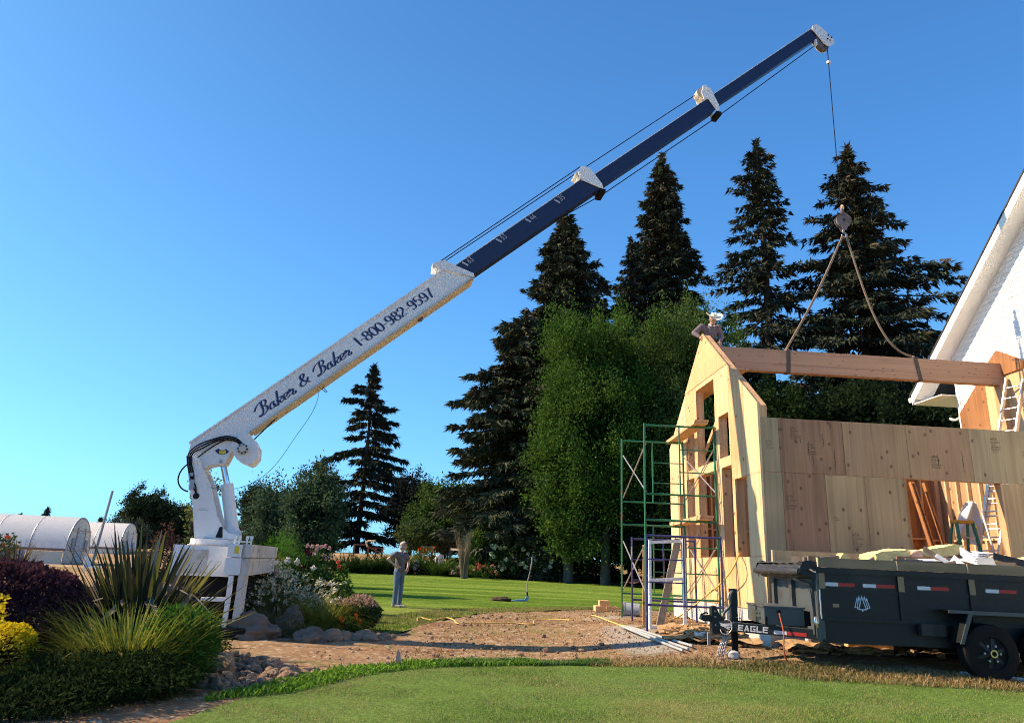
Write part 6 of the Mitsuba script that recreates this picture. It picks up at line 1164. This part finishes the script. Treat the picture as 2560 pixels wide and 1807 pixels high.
shrub('red_leaved_shrub', 'reddish leaved shrub left of the crane mast', -10.2, 22, 1.9, .42, 268, 1300, .10, ((.05, .03, .03), (.16, .075, .06)), shell=.3, rag=.5)
# ------------------------------------------------------------------ borders at the back of the lawn
G4 = 'clumps of the border at the back of the lawn'
for i, (x, y, r, h, n, a, b, l) in enumerate([(-10.6, 49.2, .9, 1.5, 500, (.014, .034, .012), (.05, .085, .025), 'leftmost dark green iris clump at the back edge of the lawn'), (-9.4, 49.8, .9, 1.6, 500, (.016, .042, .012), (.06, .11, .03), 'second dark green clump at the back edge of the lawn'), (-8.2, 50.6, .9, 1.7, 500, (.018, .046, .014), (.07, .12, .03), 'third dark green clump left of the standing man'), (-7.1, 51.5, .9, 1.7, 520, (.025, .06, .015), (.10, .16, .035), 'green clump right behind the standing man'), (-4.6, 51.3, .9, 1.6, 520, (.03, .07, .015), (.11, .18, .04), 'bright green clump of strap leaves left of the fence post')]):
    clump('border_clump', l, x, y, r, n, (h * .6, h * 1.2), (.05, .09), a, b, 270 + i, (45, 88), .8, 'plant', G4)
flowers('border_plant', 'pink flowered low plant at the lawn edge right of the man', -6.45, 51.0, .75, .6, 280, GN, [(16, .14, 'pink_petal', .35)], nl=700, leaf=.16, group='flowering plants of the back border')
flowers('border_plant', 'orange flowered plant behind the pink one', -5.6, 52.6, 1.8, .9, 281, ((.05, .08, .015), (.18, .15, .03)), [(8, .09, 'orange_petal', .75)], nl=900, leaf=.18, group='flowering plants of the back border')
flowers('border_plant', 'yellow green plant with pale flower heads right of the pink one', -5.75, 51.4, 1.0, .6, 282, GG, [(9, .10, 'cream_petal', .6)], nl=700, leaf=.16, group='flowering plants of the back border')
flowers('border_plant', 'white and pink flowers at the foot of the fence post', -3.0, 50.2, .8, .7, 283, GN, [(22, .09, 'blush_petal', .3)], nl=700, leaf=.16, group='flowering plants of the back border')
flowers('border_plant', 'red and pink flowers in front of the first hydrangea', -1.1, 49.6, .9, 1.0, 284, GN, [(26, .08, 'coral_petal', .3), (9, .09, 'blush_petal', .3)], nl=1000, leaf=.16, group='flowering plants of the back border')
flowers('border_plant', 'low yellow green edging plant left of the hydrangeas', -2.2, 49.9, .75, .6, 285, ((.07, .12, .02), (.22, .26, .04)), [(4, .06, 'blush_petal', .5)], nl=700, leaf=.14, group='flowering plants of the back border')
flowers('hydrangea', 'hydrangea bush with cream flower heads left of the shovel handle', .35, 50.2, 2.1, 1.35, 286, ((.030, .062, .020), (.10, .15, .05)), [(30, .15, 'cream_petal', .3)], 'shrub', 1900, .2, None)
flowers('hydrangea', 'hydrangea bush with greenish white flower heads right of the shovel handle', 2.75, 49.8, 1.85, 1.25, 287, ((.026, .054, .030), (.09, .14, .08)), [(30, .14, 'white_petal', .3)], 'shrub', 1900, .2, None)
flowers('hydrangea', 'dark small shrub in the shade right of the hydrangeas', 6.2, 48.4, 1.4, 1.0, 288, ((.008, .018, .008), (.025, .042, .018)), [(1, .1, 'cream_petal', .6)], 'shrub', 1200, .2, None)
shrub('border_shrub', 'bright green feathery shrub right of the fence post', -1.9, 51.5, 3.3, 1.0, 289, 4200, .24, ((.04, .10, .02), (.13, .22, .045)), asp=.25, shell=.35, rag=.4)
shrub('border_shrub_001', 'taller green shrub against the broad dark spruce', -1.0, 53.5, 4.3, 1.2, 290, 4200, .26, ((.025, .06, .018), (.08, .14, .04)), asp=.4, shell=.35, rag=.4)
k = 'mulch_heap'; sl = Point(8.6, 44.5).buffer(1.3); put(k, sheet(sl, .2, .25, .5, 291), 'mulch', True); lab(k, 'heap of reddish bark mulch behind the scaffold at the lawn end', 'mulch heap', kind='stuff'); dif('mulch', (.13, .07, .05))
FE = 'posts of the garden fence'
for i, (x, y, h, w, l) in enumerate([(-2.35, 46.9, 2.75, .24, 'thick dark fence post with dry stalks on it, right of the man'), (-3.95, 54, 1.9, .16, 'dark fence post left of the thick one'), (-2.95, 56, 2.0, .14, 'thin dark fence post between the two thicker ones'), (-7.0, 62, 1.6, .14, 'left post of the far gate frame behind the man'), (-6.1, 62, 1.6, .14, 'right post of the far gate frame behind the man')]):
    k = num('fence_post'); lab(k, l, 'post', FE); z0 = terr(x, y); put(k, W.box(x - w / 2, x + w / 2, y - w / 2, y + w / 2, z0 - .2, z0 + h), 'fence_wood')
for a, b, l in (((-3.95, 54, 1.75), (-2.35, 46.9, 1.75), 'rail joining the two thicker fence posts'), ((-7.0, 62, 1.5), (-6.1, 62, 1.5), 'top rail of the far gate frame')):
    k = num('fence_rail'); lab(k, l, 'rail'); put(k, bar((a[0], a[1], terr(a[0], a[1]) + a[2]), (b[0], b[1], terr(b[0], b[1]) + b[2]), .08, .14), 'fence_wood')
clump('dry_stalks', 'bundle of dry tan stalks tied to the thick fence post', -2.55, 46.7, .12, 140, (2.2, 3.3), (.02, .045), (.20, .14, .09), (.36, .29, .2), 292, (82, 89), .15, 'plant')
k = 'water_barrel'; lab(k, 'pale blue white barrel standing in the dry field behind the fence', 'barrel'); z0 = terr(-5.3, 60)
part(k, 'shell', tube([(-5.3, 60, z0 + a) for a in (0, .1, .5, .9, 1.05)], [.36, .4, .42, .4, .34], 20), 'white_sheet', 40)
for z in (.3, .7): part(k, 'hoop', disc((-5.3, 60, z0 + z), Z, .43, .04, 24), 'pvc')
shrub('bushy_tree', 'low round bushy tree with a thick trunk behind the man', -7.6, 64, 3.6, 1.9, 293, 4200, .26, ((.032, .06, .022), (.11, .15, .05)), zb=1.0, rag=.4, shell=.5, cat_='tree'); trunk('bushy_tree', -7.3, 64, terr(-7.3, 64), terr(-7.3, 64) + 2.2, .2, 294)
shrub('bushy_tree_001', 'brownish small tree right of the low round one', -4.9, 64, 2.9, 1.2, 295, 2600, .26, ((.06, .06, .025), (.16, .15, .06)), zb=.9, rag=.4, shell=.5, cat_='tree'); trunk('bushy_tree_001', -4.9, 64, terr(-4.9, 64), terr(-4.9, 64) + 1.6, .12, 296)
k = 'timber_shelter'; lab(k, 'rusty brown open timber frame standing in the dry field', 'shelter'); z0 = float(terr(-14, 70)) ; mat('rusty', (.20, .085, .05), .9); mat('cream_pipe', (.62, .52, .34), .7)
for x, h in ((-14.4, 1.0), (-13.05, .95), (-12.3, .8), (-11.7, .75)): part(k, 'post', W.box(x - .07, x + .07, 69.9, 70.1, z0 - .2, z0 + h), 'rusty')
part(k, 'beam', W.box(-14.5, -13.3, 69.95, 70.1, z0 + 1.0, z0 + 1.12), 'rusty'); part(k, 'beam', W.box(-13.1, -11.6, 70.0, 70.15, z0 + .76, z0 + .86), 'rusty'); part(k, 'beam', bar((-13.1, 70, z0 + .9), (-11.7, 70, z0 + .35), .1, .12), 'rusty')
part(k, 'bent_pipe', tube([(-13.1, 69.9, z0 + .9), (-13.3, 69.9, z0 + 1.32), (-13.1, 69.9, z0 + 1.44), (-12.4, 69.9, z0 + 1.46)], .08, 8), 'cream_pipe', 40)
# ------------------------------------------------------------------ greenhouses
scene['m_film'] = {'type': 'principledthin', 'base_color': rgb(.86, .88, .90), 'roughness': .35, 'diff_trans': 1.0, 'spec_trans': 0.0, 'eta': 1.4}
scene['m_film_clear'] = {'type': 'principledthin', 'base_color': rgb(.70, .74, .74), 'roughness': .3, 'diff_trans': 1.2, 'spec_trans': 0.25, 'eta': 1.4}
mat('gh_wood', (.20, .13, .12), .8); mat('gh_vent', (.20, .28, .36), .4)
def greenhouse(k, label, o, ax, ed, w, h, n, bay, zs):
    lab(k, label, 'greenhouse', 'hoop greenhouses'); G_ = Frame(o, nrm(ax), nrm(ed))
    def arc(t): return w / 2 - w / 2 * math.cos(t), .28 + (h - .28) * math.sin(t) ** .8
    t0 = math.asin(((zs - .28) / (h - .28)) ** 1.25)
    for i in range(n + 1): part(k, 'rib', tube([G_((i * bay, *arc(t))) for t in np.linspace(0, math.pi, 19)], .045, 6), 'galv', True)
    for i in range(n):
        for j, (ta, tb2) in enumerate(((t0, math.pi / 2), (math.pi / 2, math.pi - t0))):
            q = np.linspace(ta, tb2, 9); v = np.array([G_((i * bay + s * bay, arc(t)[0], arc(t)[1] + .03)) for t in q for s in (0, 1)]); a = 2 * np.arange(8)[:, None]
            part(k, 'film_panel', (v, np.vstack([a + [0, 1, 3], a + [0, 3, 2]])), 'film', True)
        y0 = arc(t0)[0]; part(k, 'side_rail', G_.box(i * bay, (i + 1) * bay, y0 - .06, y0 + .02, zs - .07, zs + .07), 'gh_wood'); part(k, 'base_board', G_.box(i * bay, (i + 1) * bay, -.04, .04, .0, .28), 'white_trim')
        part(k, 'side_panel', G_.box(i * bay + .1, (i + 1) * bay - .1, .05, .06, .3, zs - .1), 'gh_side' if i % 2 else 'film_clear')
    pl = [(0, .0)] + [arc(t) for t in np.linspace(0.05, math.pi - .05, 17)] + [(w, .0)]
    part(k, 'end_wall', G_.prism(pl, 0, -.02, .0), 'film_clear')
    for y in (w * .34, w * .66): part(k, 'end_post', G_.box(-.08, -.02, y - .05, y + .05, 0, h * .8), 'galv')
    for z in (.28, 1.05, h * .74): part(k, 'end_rail', G_.box(-.085, -.02, .1 + z * .2, w - .1 - z * .2, z - .03, z + .03), 'galv')
    part(k, 'door', G_.box(-.07, -.025, w * .37, w * .63, .1, h * .72), 'film'); part(k, 'vent', G_.box(-.09, -.03, w * .17, w * .29, .95, 1.75), 'gh_vent'); part(k, 'vent', G_.box(-.09, -.03, w * .71, w * .83, .95, 1.65), 'gh_vent')
mat('gh_side', (.32, .30, .40), .5)
greenhouse('greenhouse', 'long white plastic hoop greenhouse at the left edge, with two vents in its end wall', (-25.2, 42.0, .0), (-.992, -.12, 0), (-.27, .963, 0), 5.0, 2.95, 6, 2.0, 1.05)
greenhouse('greenhouse_001', 'second hoop greenhouse standing behind the first one', (-31.9, 60.5, .1), (-.99, .1, 0), (-.25, .97, 0), 6.0, 3.2, 2, 2.4, 1.1)
k = 'leaning_pole'; lab(k, 'grey leaning pole standing in front of the far greenhouse', 'pole'); put(k, tube([(-25.15, 45, .1), (-24.78, 45, 4.72)], .075, 8), 'pvc', 40)
clump('tall_weeds', 'reddish tall weeds in front of the greenhouse side', -25.0, 38.0, .8, 90, (.9, 1.7), (.03, .06), (.10, .07, .05), (.20, .16, .08), 297, (60, 88), .4, 'plant')
flowers('border_plant', 'green and orange flowering weeds in front of the greenhouse side', -26.4, 38, 1.5, 1.0, 298, GG, [(8, .1, 'orange_petal', .6)], nl=800, leaf=.2, group='flowering plants of the back border')
k = 'white_chair'; lab(k, 'two low white plastic seats beside the greenhouse end', 'chair'); 
part(k, 'seat', W.box(-18.8, -18.2, 33.0, 33.5, .40, .46), 'white_trim'); part(k, 'back', W.box(-18.85, -18.78, 33.0, 33.5, .46, .85), 'white_trim')
for x, y in ((-18.75, 33.05), (-18.25, 33.05), (-18.75, 33.45), (-18.25, 33.45)): part(k, 'leg', W.box(x - .02, x + .02, y - .02, y + .02, .0, .40), 'white_trim')
